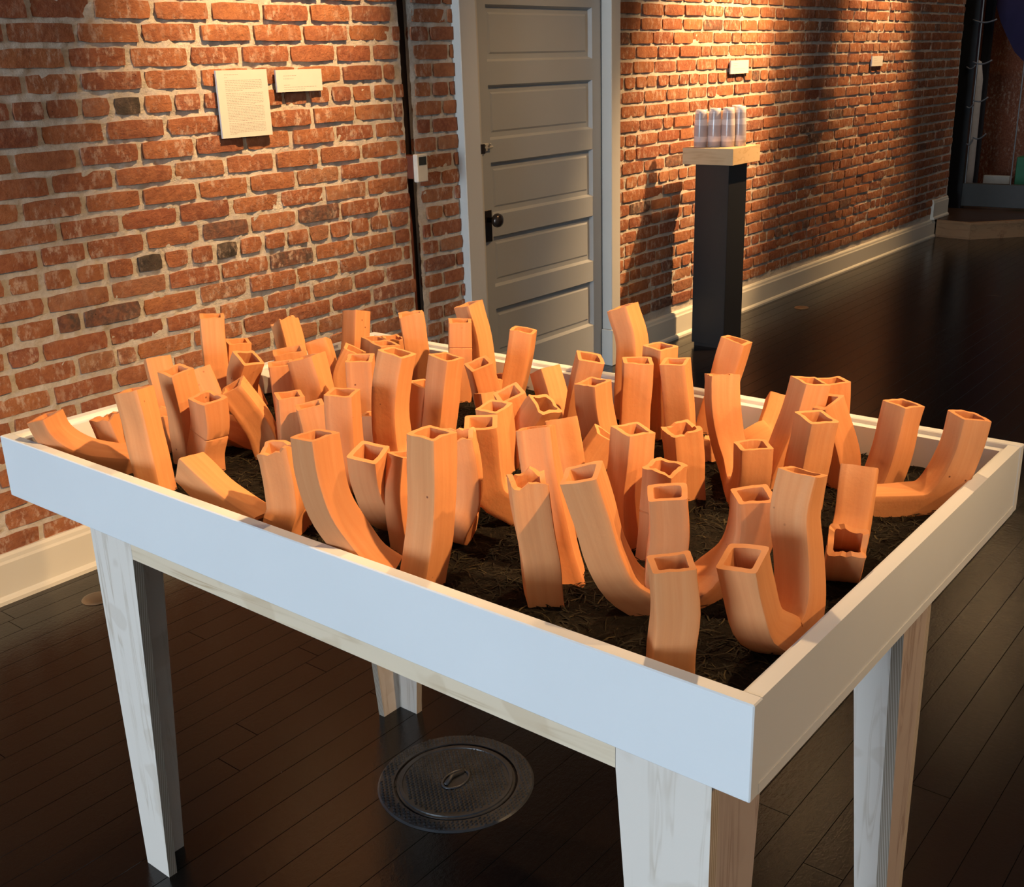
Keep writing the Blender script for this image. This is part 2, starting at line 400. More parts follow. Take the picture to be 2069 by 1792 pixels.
# even the measured courses and carry them on below and above
n = len(zrow)
a_ = (zrow[15]-zrow[0])/15.0
zr = [0.5*(zrow[i] + zrow[0]+a_*i) if i < 16 else zrow[0]+a_*i for i in range(n)]
while zr[-1] > 0.16: zr.append(zr[-1]+a_)
top = []
z = zr[0]-a_
while z < 2.4: top.append(z); z -= a_
allz = [(z, None) for z in reversed(top)] + [(z, i) for i, z in enumerate(zr)]
CH = -a_
rb = random.Random(3)
def brick_variant(nx, seed):
    """unit brick: x 0..1, z 0..1, front at y=0 (towards the room), depth +y"""
    r = random.Random(seed); bm = bmesh.new()
    nz = 2; L = 0.205 if nx > 3 else 0.10; H = 0.058
    g = {}
    for i in range(nx+1):
        for j in range(nz+1):
            ed = (i in (0, nx)) + (j in (0, nz))
            x = i/nx; zz = j/nz
            if i == 0: x += r.uniform(0.0, 0.003)/L
            if i == nx: x -= r.uniform(0.0, 0.003)/L
            if j == 0: zz += r.uniform(0.0, 0.003)/H
            if j == nz: zz -= r.uniform(0.0, 0.003)/H
            if ed == 2:
                x += (1 if i == 0 else -1)*r.uniform(0.001, 0.006)/L; zz += (1 if j == 0 else -1)*r.uniform(0.001, 0.0045)/H
            y = r.uniform(-0.0015, 0.0015) + (r.uniform(0.001, 0.003) if ed else 0)
            if ed and r.random() < 0.12: y += 0.003
            g[i, j] = bm.verts.new((x, y, zz))
    for i in range(nx):
        for j in range(nz): bm.faces.new((g[i, j], g[i+1, j], g[i+1, j+1], g[i, j+1]))
    ring = [(i, 0) for i in range(nx)]+[(nx, j) for j in range(nz)]+[(i, nz) for i in range(nx, 0, -1)]+[(0, j) for j in range(nz, 0, -1)]
    bk = {q: bm.verts.new((g[q].co.x, 0.03, g[q].co.z)) for q in ring}
    for a, b in zip(ring, ring[1:]+ring[:1]): bm.faces.new((g[b], g[a], bk[a], bk[b]))
    bmesh.ops.recalc_face_normals(bm, faces=bm.faces[:])
    me = bpy.data.meshes.new('brick'); bm.to_mesh(me); bm.free(); me.shade_smooth(); me.set_sharp_from_angle(angle=math.radians(32)); me.materials.append(M_BRICK)
    return me
V_ST = [brick_variant(5, s) for s in range(18)]
V_HD = [brick_variant(3, 100+s) for s in range(10)]
def mortar_sheet(name, x0, x1, z0, z1, step, holes=()):
    bm = bmesh.new(); nx = int((x1-x0)/step); nz = int((z1-z0)/step)
    g = {}
    for i in range(nx+1):
        for j in range(nz+1):
            x = x0+(x1-x0)*i/nx; z = z0+(z1-z0)*j/nz
            v = noise.fractal(Vector((x*45, 3.3, z*45)), 1.0, 2.0, 3)
            g[i, j] = bm.verts.new((x, YW+0.0045+0.0045*v, z))
    for i in range(nx):
        for j in range(nz): bm.faces.new((g[i, j], g[i+1, j], g[i+1, j+1], g[i, j+1]))
    # solid wall behind
    box(bm, x0+0.04, x1-0.04, YW+0.02, YW+0.25, z0, z1)
    o = obj(name, bm, M_MORTAR, None, True); return struct(o)
wall_left = mortar_sheet('wall_left', -1.6, SLOT0, -0.02, 2.2, 0.012)
wl2 = mortar_sheet('wall_middle', SLOT1, 3.56, -0.02, 2.2, 0.012)
struct(boxobj('wall_rear', RX0, -1.6, YW, YW+0.25, -0.02, ZC, M_BRICKF))
wall_right = mortar_sheet('wall_right', 4.6, 9.88, -0.02, 2.2, 0.016)
struct(boxobj('wall_upper', -1.6, 9.88, YW, YW+0.25, 2.2, ZC, M_BRICKF))
bmc = bmesh.new(); box(bmc, SLOT0-0.06, SLOT1+0.06, YW+0.06, YW+0.25, -0.02, 2.2)
slotback = obj('trim_channel', bmc, simple('channel_dark_brown', (0.05, 0.03, 0.022), 0.95), None); struct(slotback)  # dark brown backing of the conduit channel
def put_brick(parent, x0, x1, zc, h, hd, dx=0.0):
    me = rb.choice(V_HD if hd else V_ST)
    o = bpy.data.objects.new('brick', me); COL.objects.link(o); o.parent = parent
    o.location = (x0, YW-0.004+rb.uniform(-0.003, 0.0035)+dx, zc-h/2); o.scale = (x1-x0, 1, h)
    o.rotation_euler = (rb.uniform(-0.02, 0.02), rb.uniform(-0.006, 0.006), rb.uniform(-0.006, 0.006))
    return o
nb = 0; OUT = []
for z, i in allz:
    if z > 2.05: continue
    hd, xs = rowX[i] if (i is not None and i < len(rowX)) else (0, [])
    idx = i if i is not None else -1
    if idx == 18 or (idx is not None and idx >= 0 and idx % 7 == 4): hd = 1
    if not xs: xs = [2.6+rb.uniform(-0.1, 0.1)]
    pitch = 0.107 if hd else 0.216
    lo, hi = xs[0], xs[-1]
    xs = list(xs)
    x_min = 1.05 if z < 1.0 else 1.5
    while lo > x_min: lo -= pitch*rb.uniform(0.96, 1.04); xs.insert(0, lo)
    while hi < 3.5: hi += pitch*rb.uniform(0.93, 1.05); xs.append(hi)
    xo = xs[0]
    while xo > -1.55:
        pp = pitch*rb.uniform(0.94, 1.05); OUT.append((xo-pp, xo, z, hd)); xo -= pp
    xs2 = []
    for x in xs:
        if xs2 and x-xs2[-1] < 0.035: continue
        xs2.append(x)
    for a, b in zip(xs2, xs2[1:]):
        for lo_, hi_ in ((a, b),):
            segs = []
            e1 = SLOT0+rb.uniform(-0.010, 0.014)
            if lo_ < SLOT0: segs.append((lo_, e1 if hi_ > e1-0.03 else hi_))
            if hi_ > SLOT1: segs.append((max(lo_, SLOT1+rb.uniform(-0.005, 0.02)), min(hi_, 3.545)))
            for p, q in segs:
                if q-p < 0.04: continue
                gap = rb.uniform(0.005, 0.009)
                h = CH-rb.uniform(0.012, 0.0165)
                par = wall_left if q <= SLOT0+0.02 else wl2
                put_brick(par, p+gap, q-gap, z+rb.uniform(-0.0015, 0.0015), h, (q-p) < 0.13); nb += 1
# right wall: nearest 300 as bricks, the rest joined
Rb = []
for r_i, (z, i) in enumerate(allz):
    z = z-0.02
    if z > 2.05 or z < 0.16: continue
    idx = i if i is not None else -1
    hd = 1 if (idx >= 0 and idx % 7 == 4) else 0
    pitch = 0.107 if hd else 0.216
    x = 4.62+rb.uniform(0.02, pitch)-pitch
    while x < 9.86:
        p = pitch*rb.uniform(0.93, 1.06)
        if (not hd) and rb.random() < 0.13: p = 0.107
        a, b = max(x, 4.63), min(x+p, 9.87)
        if b-a > 0.03: Rb.append((a, b, z, p < 0.15))
        x += p
Rb.sort(key=lambda q: (q[0]+q[1])/2)
for a, b, z, hd in Rb[:300]:
    put_brick(wall_right, a+rb.uniform(0.003, 0.006), b-rb.uniform(0.003, 0.006), z+rb.uniform(-0.002, 0.002), CH-rb.uniform(0.012, 0.0165), hd)
def joined_bricks(name, L, parent):
    vv, ff, rr = [], [], []
    for a, b, z, hd in L:
        me = rb.choice(V_HD if hd else V_ST); o0 = len(vv)
        g1, g2 = rb.uniform(0.003, 0.006), rb.uniform(0.003, 0.006); h = CH-rb.uniform(0.011, 0.017); dy = rb.uniform(-0.004, 0.004)
        for v in me.vertices: vv.append((a+g1+(b-a-g1-g2)*v.co.x, YW-0.004+dy+v.co.y, z-h/2+h*v.co.z))
        val = rb.random(); rr += [val]*len(me.vertices)
        for p in me.polygons: ff.append([o0+k for k in p.vertices])
    me = bpy.data.meshes.new(name); me.from_pydata(vv, [], ff)
    at = me.attributes.new('rnd', 'FLOAT', 'POINT'); at.data.foreach_set('value', rr)
    me.shade_smooth(); me.set_sharp_from_angle(angle=math.radians(32))
    o = link_mesh(name, me, M_BRICKF, parent); o['kind'] = 'stuff'
joined_bricks('far_bricks', Rb[300:], wall_right)
joined_bricks('outer_bricks', OUT, wall_left)

M_BRICKD = mat_brick('overburnt_brick', True, True)
for px in ((257, 207), (302, 531), (476, 488)):
    q = hit(px, 1, YW)
    for o in wall_left.children:
        if o.name.startswith('brick') and o.location.x < q.x < o.location.x+o.scale.x and o.location.z < q.z < o.location.z+o.scale.z:
            o.material_slots[0].link = 'OBJECT'; o.material_slots[0].material = M_BRICKD
# ------------------------------------------------------------------ baseboards
def baseboard(name, x0, x1, z0=0.0, hgt=0.151):
    pts = [(YB-0.012, z0), (YB-0.012, z0+0.012), (YB-0.006, z0+0.02), (YB+0.0, z0+0.024), (YB, z0+hgt-0.028), (YB+0.004, z0+hgt-0.02), (YB+0.006, z0+hgt-0.008), (YB+0.012, z0+hgt), (YW+0.012, z0+hgt), (YW+0.012, z0)]
    bm = bmesh.new(); prism(bm, pts, 0, x0, x1)
    return struct(obj(name, bm, M_TRIM))
baseboard('baseboard_left', -3.0, XC1)
baseboard('baseboard_right', XC2, 9.57)
baseboard('baseboard_stage', 9.5, 9.87, 0.15, 0.165)

# ------------------------------------------------------------------ door
door = empty('door_1', ((XC1+XC2)/2, YW, 0)); struct(door)
YC = 3.085; YD = 3.15
LX0, LX1 = 3.655, 4.632          # leaf
boxobj('casing', XC1, 3.615, YC, YW+0.02, 0, 2.2, M_CASING, door, 0.003)
boxobj('casing', 4.60, XC2, YC, YW+0.02, 0.19, 2.2, M_CASING, door, 0.003)
boxobj('plinth_block', 4.592, XC2+0.008, YC-0.008, YW+0.02, 0, 0.19, M_CASING, door, 0.003)
boxobj('jamb', 3.615, LX0-0.002, YW-0.012, YD+0.09, 0, 2.2, M_CASING, door)
boxobj('jamb', LX1+0.002, 4.70, YC+0.02, YD+0.09, 0, 2.2, M_TRIM, door)
bm = bmesh.new()
PX0, PX1 = 3.752, 4.532
pz = [(1.519+0.322*k, 1.746+0.322*k) for k in (1, 0, -1, -2, -3, -4)]
pz[-1] = (0.223, 0.453)
box(bm, LX0, PX0, YD, YD+0.038, 0.008, 2.2); box(bm, PX1, LX1, YD, YD+0.038, 0.008, 2.2)
zs = [2.2]
for a, b in pz: zs += [b, a]
zs += [0.008]
for k in range(0, len(zs), 2):
    if zs[k] > zs[k+1]: box(bm, PX0, PX1, YD, YD+0.038, zs[k+1], zs[k])
leaf = obj('door_leaf', bm, M_DOOR, door)
for a, b in pz:
    bm = bmesh.new()
    # sloped sticking, flat, raised field
    lv = [(0.0, 0.0), (0.010, 0.018), (0.030, 0.018), (0.038, 0.013)]
    prev = None
    for off, dep in lv:
        q = [bm.verts.new(c) for c in ((PX0+off, YD+dep, a+off), (PX1-off, YD+dep, a+off), (PX1-off, YD+dep, b-off), (PX0+off, YD+dep, b-off))]
        if prev:
            for k in range(4): bm.faces.new((prev[k], prev[(k+1) % 4], q[(k+1) % 4], q[k]))
        prev = q
    bm.faces.new(prev)
    obj('door_panel', bm, M_DOOR, leaf)
bm = bmesh.new(); box(bm, 3.690, 3.742, YD-0.005, YD, 0.762, 0.902, 0.003)
plate = obj('knob_plate', bm, M_BRONZE, leaf)
bm = bmesh.new(); lathe(bm, [(0, 0), (0.011, 0), (0.011, 0.03), (0.02, 0.034), (0.029, 0.044), (0.031, 0.054), (0.027, 0.066), (0.014, 0.072), (0, 0.073)], 24)
bmesh.ops.rotate(bm, verts=bm.verts[:], cent=(0, 0, 0), matrix=Matrix.Rotation(math.pi/2, 3, 'X'))
bmesh.ops.translate(bm, verts=bm.verts[:], vec=(3.716, YD-0.004, 0.86))
obj('door_knob', bm, M_BRONZE, leaf, True)
M_STEEL = simple('painted_steel', (0.58, 0.54, 0.47), 0.35, 0.5, 0.1)
bm = bmesh.new(); box(bm, 3.66, 3.735, YD-0.006, YD, 1.152, 1.186, 0.001); tube(bm, [(3.628, YD-0.014, 1.169), (3.75, YD-0.014, 1.169)], 0.006)
tube(bm, [(3.72, YD-0.014, 1.169), (3.72, YD-0.03, 1.185)], 0.004)
for x in (3.672, 3.70): box(bm, x, x+0.01, YD-0.021, YD, 1.156, 1.182, 0.001)
obj('barrel_bolt', bm, M_STEEL, leaf)
boxobj('bolt_keeper', 3.612, 3.636, YC-0.004, YC+0.002, 1.150, 1.19, M_BRONZE, door)
for hz in (0.28,):
    bm = bmesh.new(); tube(bm, [(LX1+0.004, YD-0.006, hz-0.04), (LX1+0.004, YD-0.006, hz+0.04)], 0.006)
    obj('hinge', bm, M_STEEL, door)
struct(boxobj('wall_behind_door', 3.5, 4.75, YD+0.09, YD+0.2, -0.02, 2.2, M_WALL))

# ------------------------------------------------------------------ planter table
XA, YA, LL, WW, HT, DT = 0.8262, 1.8297, 1.4365, 0.9056, 0.921, 0.1112
XD, YBT = XA+WW, YA-LL
ZS = HT-0.058           # soil level
table = empty('planter_table', ((XA+XD)/2, (YA+YBT)/2, 0))
tag(table, 'long white wooden tray table on whitewashed plywood legs', 'table')
T1 = 0.019; ZBOT = HT-DT
boxobj('long_board', XA, XA+T1, YBT, YA, ZBOT, HT, M_TRAY, table, 0.0015)
boxobj('long_board', XD-T1, XD, YBT, YA, ZBOT, HT, M_TRAY, table, 0.0015)
boxobj('short_board', XA+T1, XD-T1, YBT+0.0012, YBT+T1, ZBOT+0.013, HT-0.0006, M_TRAY, table)
boxobj('short_board', XA+T1, XD-T1, YA-T1, YA-0.0012, ZBOT+0.013, HT-0.0006, M_TRAY, table)
boxobj('bottom_panel', XA+T1, XD-T1, YBT+0.0002, YA-0.0002, ZBOT, ZBOT+0.0125, M_TRAY, table)
LW = 0.016
for x0, x1, y0, y1 in ((XA+T1, XA+T1+0.004, YBT+T1, YA-T1), (XD-T1-LW, XD-T1, YBT+T1, YA-T1), (XA+T1, XD-T1-LW, YBT+T1, YBT+T1+0.007), (XA+T1, XD-T1-LW, YA-T1-LW, YA-T1)):
    boxobj('inner_lip', x0, x1, y0, y1, ZBOT+0.0125, HT-0.0075, M_TRAY, table)
IN = 0.088
AX0, AX1, AY0, AY1 = XA+IN, XD-IN, YBT+IN, YA-IN
TH = 0.018
zt = ZBOT
boxobj('apron', AX0, AX0+TH, AY0+0.128, AY1-0.128, 0.709, zt, M_APRON, table)
boxobj('apron', AX1-TH, AX1, AY0+0.128, AY1-0.128, 0.709, zt, M_APRON, table)
boxobj('apron', AX0+0.128, AX1-0.128, AY0, AY0+TH, 0.709, zt, M_APRON, table)
boxobj('apron', AX0+0.128, AX1-0.128, AY1-TH, AY1, 0.709, zt, M_APRON, table)
def leg(cx, cy, sx, sy, m2):
    """corner at (cx,cy); boards run towards sx, sy (into the table)"""
    wt, wb, zk = 0.1275, 0.074, 0.709
    def board(axis):
        bm = bmesh.new()
        s, c = (sy, cy) if axis == 'y' else (sx, cx)
        st = 0 if axis == 'y' else TH     # second board butts against the first
        pr = [(c+s*st, 0.0), (c+s*wb, 0.0), (c+s*wt, zk), (c+s*wt, zt), (c+s*st, zt)]
        if axis == 'y': prism(bm, pr, 0, cx, cx+sx*TH)
        else: prism(bm, [(p[0], p[1]) for p in pr], 1, cy, cy+sy*TH)
        return bm
    a = obj('leg', board('y'), M_PLY, table)
    b = obj('leg_board', board('x'), m2, a)
    b.matrix_parent_inverse = Matrix.Identity(4)
    b.parent = a
    for o_, s_ax in ((a, 1), (b, 0)):
        o_.data.materials.append(M_EDGE)
        for p in o_.data.polygons:
            ax_n = abs(p.normal[s_ax])
            if ax_n > 0.9: p.material_index = 1
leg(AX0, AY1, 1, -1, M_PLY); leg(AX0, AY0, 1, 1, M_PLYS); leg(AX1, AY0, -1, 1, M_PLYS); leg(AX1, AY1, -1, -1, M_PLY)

# soil and straw
SX0, SX1, SY0, SY1 = XA+T1+0.004, XD-T1-LW, YBT+T1+0.007, YA-T1-LW
def soil_z(x, y):
    v = noise.fractal(Vector((x*9, y*9, 1.7)), 1.0, 2.0, 3)
    return ZS+0.007*v+0.003*noise.noise(Vector((x*70, y*70, 0)))
bm = bmesh.new(); nx, ny = 110, 170; g = {}
for i in range(nx+1):
    for j in range(ny+1):
        x = SX0+(SX1-SX0)*i/nx; y = SY0+(SY1-SY0)*j/ny
        g[i, j] = bm.verts.new((x, y, soil_z(x, y)))
for i in range(nx):
    for j in range(ny): bm.faces.new((g[i, j], g[i+1, j], g[i+1, j+1], g[i, j+1]))
rim = [(i, 0) for i in range(nx)]+[(nx, j) for j in range(ny)]+[(i, ny) for i in range(nx, 0, -1)]+[(0, j) for j in range(ny, 0, -1)]
lowv = {q: bm.verts.new((g[q].co.x, g[q].co.y, ZBOT+0.013)) for q in rim}
for a, b in zip(rim, rim[1:]+rim[:1]): bm.faces.new((g[a], g[b], lowv[b], lowv[a]))
soil = obj('soil', bm, M_SOIL, None, True)
tag(soil, 'dark crumbly soil filling the white tray', 'soil', None, 'stuff')
rs = random.Random(21); vv, ff, rr = [], [], []
for k in range(26000):
    x = rs.uniform(SX0+0.004, SX1-0.004); y = rs.uniform(SY0+0.004, SY1-0.004)
    if noise.noise(Vector((x*7, y*7, 5))) < -0.25 and rs.random() < 0.6: continue
    ln = rs.uniform(0.008, 0.034); a = rs.uniform(0, 2*math.pi); tl = rs.uniform(-0.1, 0.45); wd = rs.uniform(0.0005, 0.0011)
    bend = rs.uniform(-1, 1); val = rs.random()**1.8
    p = Vector((x, y, soil_z(x, y)-0.001)); o0 = len(vv)
    for s in range(4):
        sd = Vector((-math.sin(a), math.cos(a), rs.uniform(-.2, .2)))*wd
        vv += [p+sd, p-sd]; rr += [val, val]
        p = p+Vector((math.cos(a)*math.cos(tl), math.sin(a)*math.cos(tl), math.sin(tl)))*ln/3
        p.x = min(max(p.x, SX0+0.001), SX1-0.001); p.y = min(max(p.y, SY0+0.001), SY1-0.001)
        a += bend*0.4; tl -= 0.22
    for s in range(3): ff.append((o0+2*s, o0+2*s+1, o0+2*s+3, o0+2*s+2))
me = bpy.data.meshes.new('straw'); me.from_pydata(vv, [], ff)
at = me.attributes.new('rnd', 'FLOAT', 'POINT'); at.data.foreach_set('value', rr)
straw = link_mesh('straw', me, M_STRAW)
tag(straw, 'dry straw and mulch strands scattered over the soil', 'straw', None, 'stuff')

# ------------------------------------------------------------------ terracotta tubes
Z = {1: (0, 580, .2902), 2: (380, 580, .2513), 3: (780, 580, .2513), 4: (1180, 580, .2344),
     5: (1550, 700, .2901), 6: (300, 820, .27066), 7: (800, 820, .27902), 8: (1130, 900, .32383), 9: (640, 640, .10633)}
FH = Vector((math.cos(YAW), math.sin(YAW), 0)); RH = Vector((math.sin(YAW), -math.cos(YAW), 0))
def arm(zt_, LIR, path, lean=0.0, ds=0.0):
    ox, oy, s = Z[zt_]
    P = [(ox+s*x, oy+s*y) for x, y in path]
    L, I, R = [ox+s*v for v in LIR]
    zb = ZS+0.012
    b = hit(P[-1], 2, zb)
    b.x = min(max(b.x, SX0+0.03), SX1-0.03); b.y = min(max(b.y, SY0+0.03), SY1-0.03)
    sb = (b-CAM).dot(FH)+ds
    if ds:
        d = ray(P[-1]); b = CAM+d*(sb/d.dot(FH)); b.z = zb
        b.x = min(max(b.x, SX0+0.03), SX1-0.03); b.y = min(max(b.y, SY0+0.03), SY1-0.03)
    vb, vt = P[-1][1], P[0][1]
    pts = []
    for k, q in enumerate(P):
        tau = (vb-q[1])/(vb-vt)
        d = ray(q); pts.append(CAM+d*((sb+lean*tau)/d.dot(FH)))
    pts[-1] = b
    c = Vector((CAM.x-pts[0].x, CAM.y-pts[0].y, 0)).normalized(); l = Vector((-c.y, c.x, 0))
    l = l if l.dot(RH) < 0 else -l
    t = min(max((I-L)/(R-L), 0.0), 1.0)
    al = math.atan2(1-t, t)
    nl = c*math.cos(al)+l*math.sin(al); nr = c*math.sin(al)-l*math.cos(al)
    dist = (pts[0]-CAM).dot(_f)
    w = (R-L)*dist/F_PX/(math.cos(al)+math.sin(al))
    return dict(p=pts, nl=nl, nr=nr, w=min(max(w, 0.046), 0.066), w0=w, c=c, l=l)
def smooth_path(P, step=0.009):
    P = [Vector(p) for p in P]
    Q = [P[0]*2-P[1]]+P+[P[-1]*2-P[-2]]
    out = []
    for i in range(1, len(Q)-2):
        p0, p1, p2, p3 = Q[i-1:i+3]
        n = max(3, int((p2-p1).length/0.004))
        def tj(a, b): return max((b-a).length, 1e-5)**0.5
        t0 = 0; t1 = t0+tj(p0, p1); t2 = t1+tj(p1, p2); t3 = t2+tj(p2, p3)
        for k in range(n):
            t = t1+(t2-t1)*k/n
            A1 = p0*((t1-t)/(t1-t0))+p1*((t-t0)/(t1-t0)); A2 = p1*((t2-t)/(t2-t1))+p2*((t-t1)/(t2-t1)); A3 = p2*((t3-t)/(t3-t2))+p3*((t-t2)/(t3-t2))
            B1 = A1*((t2-t)/(t2-t0))+A2*((t-t0)/(t2-t0)); B2 = A2*((t3-t)/(t3-t1))+A3*((t-t1)/(t3-t1))
            out.append(B1*((t2-t)/(t2-t1))+B2*((t-t1)/(t2-t1)))
    out.append(P[-1])
    for it in range(2):
        out = [out[0]]+[(a+b*2+c)/4 for a, b, c in zip(out, out[1:], out[2:])]+[out[-1]]
    # resample
    res = [out[0]]; acc = 0
    for a, b in zip(out, out[1:]):
        acc += (b-a).length
        if acc >= step: res.append(b); acc = 0
    if (res[-1]-out[-1]).length < step*0.5: res[-1] = out[-1]
    else: res.append(out[-1])
    return res
def section(w, th, grooves=False):
    """outline points (outer, inner) of a hollow square, starting at a corner"""
    h = w/2; r = 0.0035; hi = h-th
    o = []
    N = 6
    for s in range(4):
        a = math.pi/2*s
        ca, sa = math.cos(a), math.sin(a)
        for k in range(N+1):
            y = -h+r+(2*h-2*r)*k/N; x = h
            if grooves and s in (0, 1, 2, 3) and k in (2, 4): x = h-0.0016
            o.append((x*ca-y*sa, x*sa+y*ca, 1))
        y = h-r+r*0.707; x = h-r+r*0.707
        o.append((x*ca-y*sa, x*sa+y*ca, 0))
    i = [(x*hi/h if abs(x) < h-1e-4 or True else x, y*hi/h) for x, y, _ in o]
    return [(x, y) for x, y, _ in o], i
def make_tube(label, P, nref, w, torn=(0, 0), grooves=False, seed=0, th=0.0068, wob=0.0012, cracks=()):
    r = random.Random(seed)
    C = smooth_path(P); ck = set()
    for fr in sorted(cracks, reverse=True):
        i = int(fr*(len(C)-1)); T = (C[i+1]-C[i-1]).normalized()
        C[i:i+1] = [C[i]-T*0.0016, C[i], C[i]+T*0.0016]; ck = {q+2 for q in ck}; ck.add(i+1)
    n = len(C)
    out, inn = section(w, th, grooves); m_ = len(out)
    bm = bmesh.new(); uvl = bm.loops.layers.uv.new('UV')
    ro, ri = [], []; dist = 0; ds = []
    sd = Vector((seed*3.1, seed*1.7, 0))
    npv = nref.copy()
    for k, c in enumerate(C):
        T = (C[min(k+1, n-1)]-C[max(k-1, 0)]).normalized()
        a = (npv-T*npv.dot(T))
        a = a.normalized() if a.length > 1e-3 else T.orthogonal().normalized()
        npv = (a*0.9+nref*0.1)
        b = T.cross(a)
        if k: dist += (c-C[k-1]).length
        ds.append(dist)
        A, B = [], []
        for j in range(m_):
            x, y = out[j]; xi, yi = inn[j]
            nv = noise.noise(c*16+Vector((x, y, 0))*20+sd)
            d = 1+wob*nv/(w/2)*1.6
            if k in ck: d -= 0.07+0.04*noise.noise(Vector((x, y, 0))*60+sd)
            off = Vector((0, 0, 0)); offi = Vector((0, 0, 0))
            for e, (kk, sg) in enumerate(((0, -1), (n-1, 1))):
                amp = 0.0012+torn[e]
                depth = abs(k-kk)
                if depth <= 3:
                    q = noise.fractal(Vector((x, y, 0))*(34 if torn[e] else 26)+sd+Vector((e*9, 0, 0)), 0.8, 2.0, 3)
                    fall = (1, .55, .2, 0)[depth]
                    mv = T*(sg*amp*q*1.6*fall)
                    off += mv; offi += mv
                    if torn[e] and depth < 2:
                        d += 0.06*noise.noise(Vector((x*60, y*60, k))+sd)
            A.append(bm.verts.new(c+(a*x+b*y)*d+off)); B.append(bm.verts.new(c+(a*xi+b*yi)*d+offi))
        ro.append(A); ri.append(B)
    def quad(v, u):
        f = bm.faces.new(v); f.smooth = True
        for lp, q in zip(f.loops, u): lp[uvl].uv = q
        return f
    for k in range(n-1):
        for j in range(m_):
            j2 = (j+1) % m_
            u0, u1 = j/m_, (j+1)/m_
            uu = ((u0, ds[k]), (u1, ds[k]), (u1, ds[k+1]), (u0, ds[k+1]))
            quad((ro[k][j], ro[k][j2], ro[k+1][j2], ro[k+1][j]), uu)
            quad((ri[k][j2], ri[k][j], ri[k+1][j], ri[k+1][j2]), [(u+3, v) for u, v in uu])
    for k, fl in ((0, 1), (n-1, 0)):
        for j in range(m_):
            j2 = (j+1) % m_
            v = (ro[k][j], ri[k][j], ri[k][j2], ro[k][j2])
            f = bm.faces.new(v if fl else v[::-1]); f.smooth = False
            for lp in f.loops: lp[uvl].uv = (0.5, 0.5)
    # sharpen corners and rims
    o = obj('terracotta_tube', bm, M_TERRA)
    me = o.data
    me.set_sharp_from_angle(angle=math.radians(34))
    base = min(C, key=lambda q: q.z)
    me.transform(Matrix.Translation(-base)); o.location = base
    LAST[0] = o
    tag(o, label, 'clay tube', 'bent terracotta tubes in the tray')
    return o
LAST = [None]; M_HOLE = simple('painted_hole_shade', (0.05, 0.018, 0.01), 0.9)  # dark colour painted for the shade inside the hole
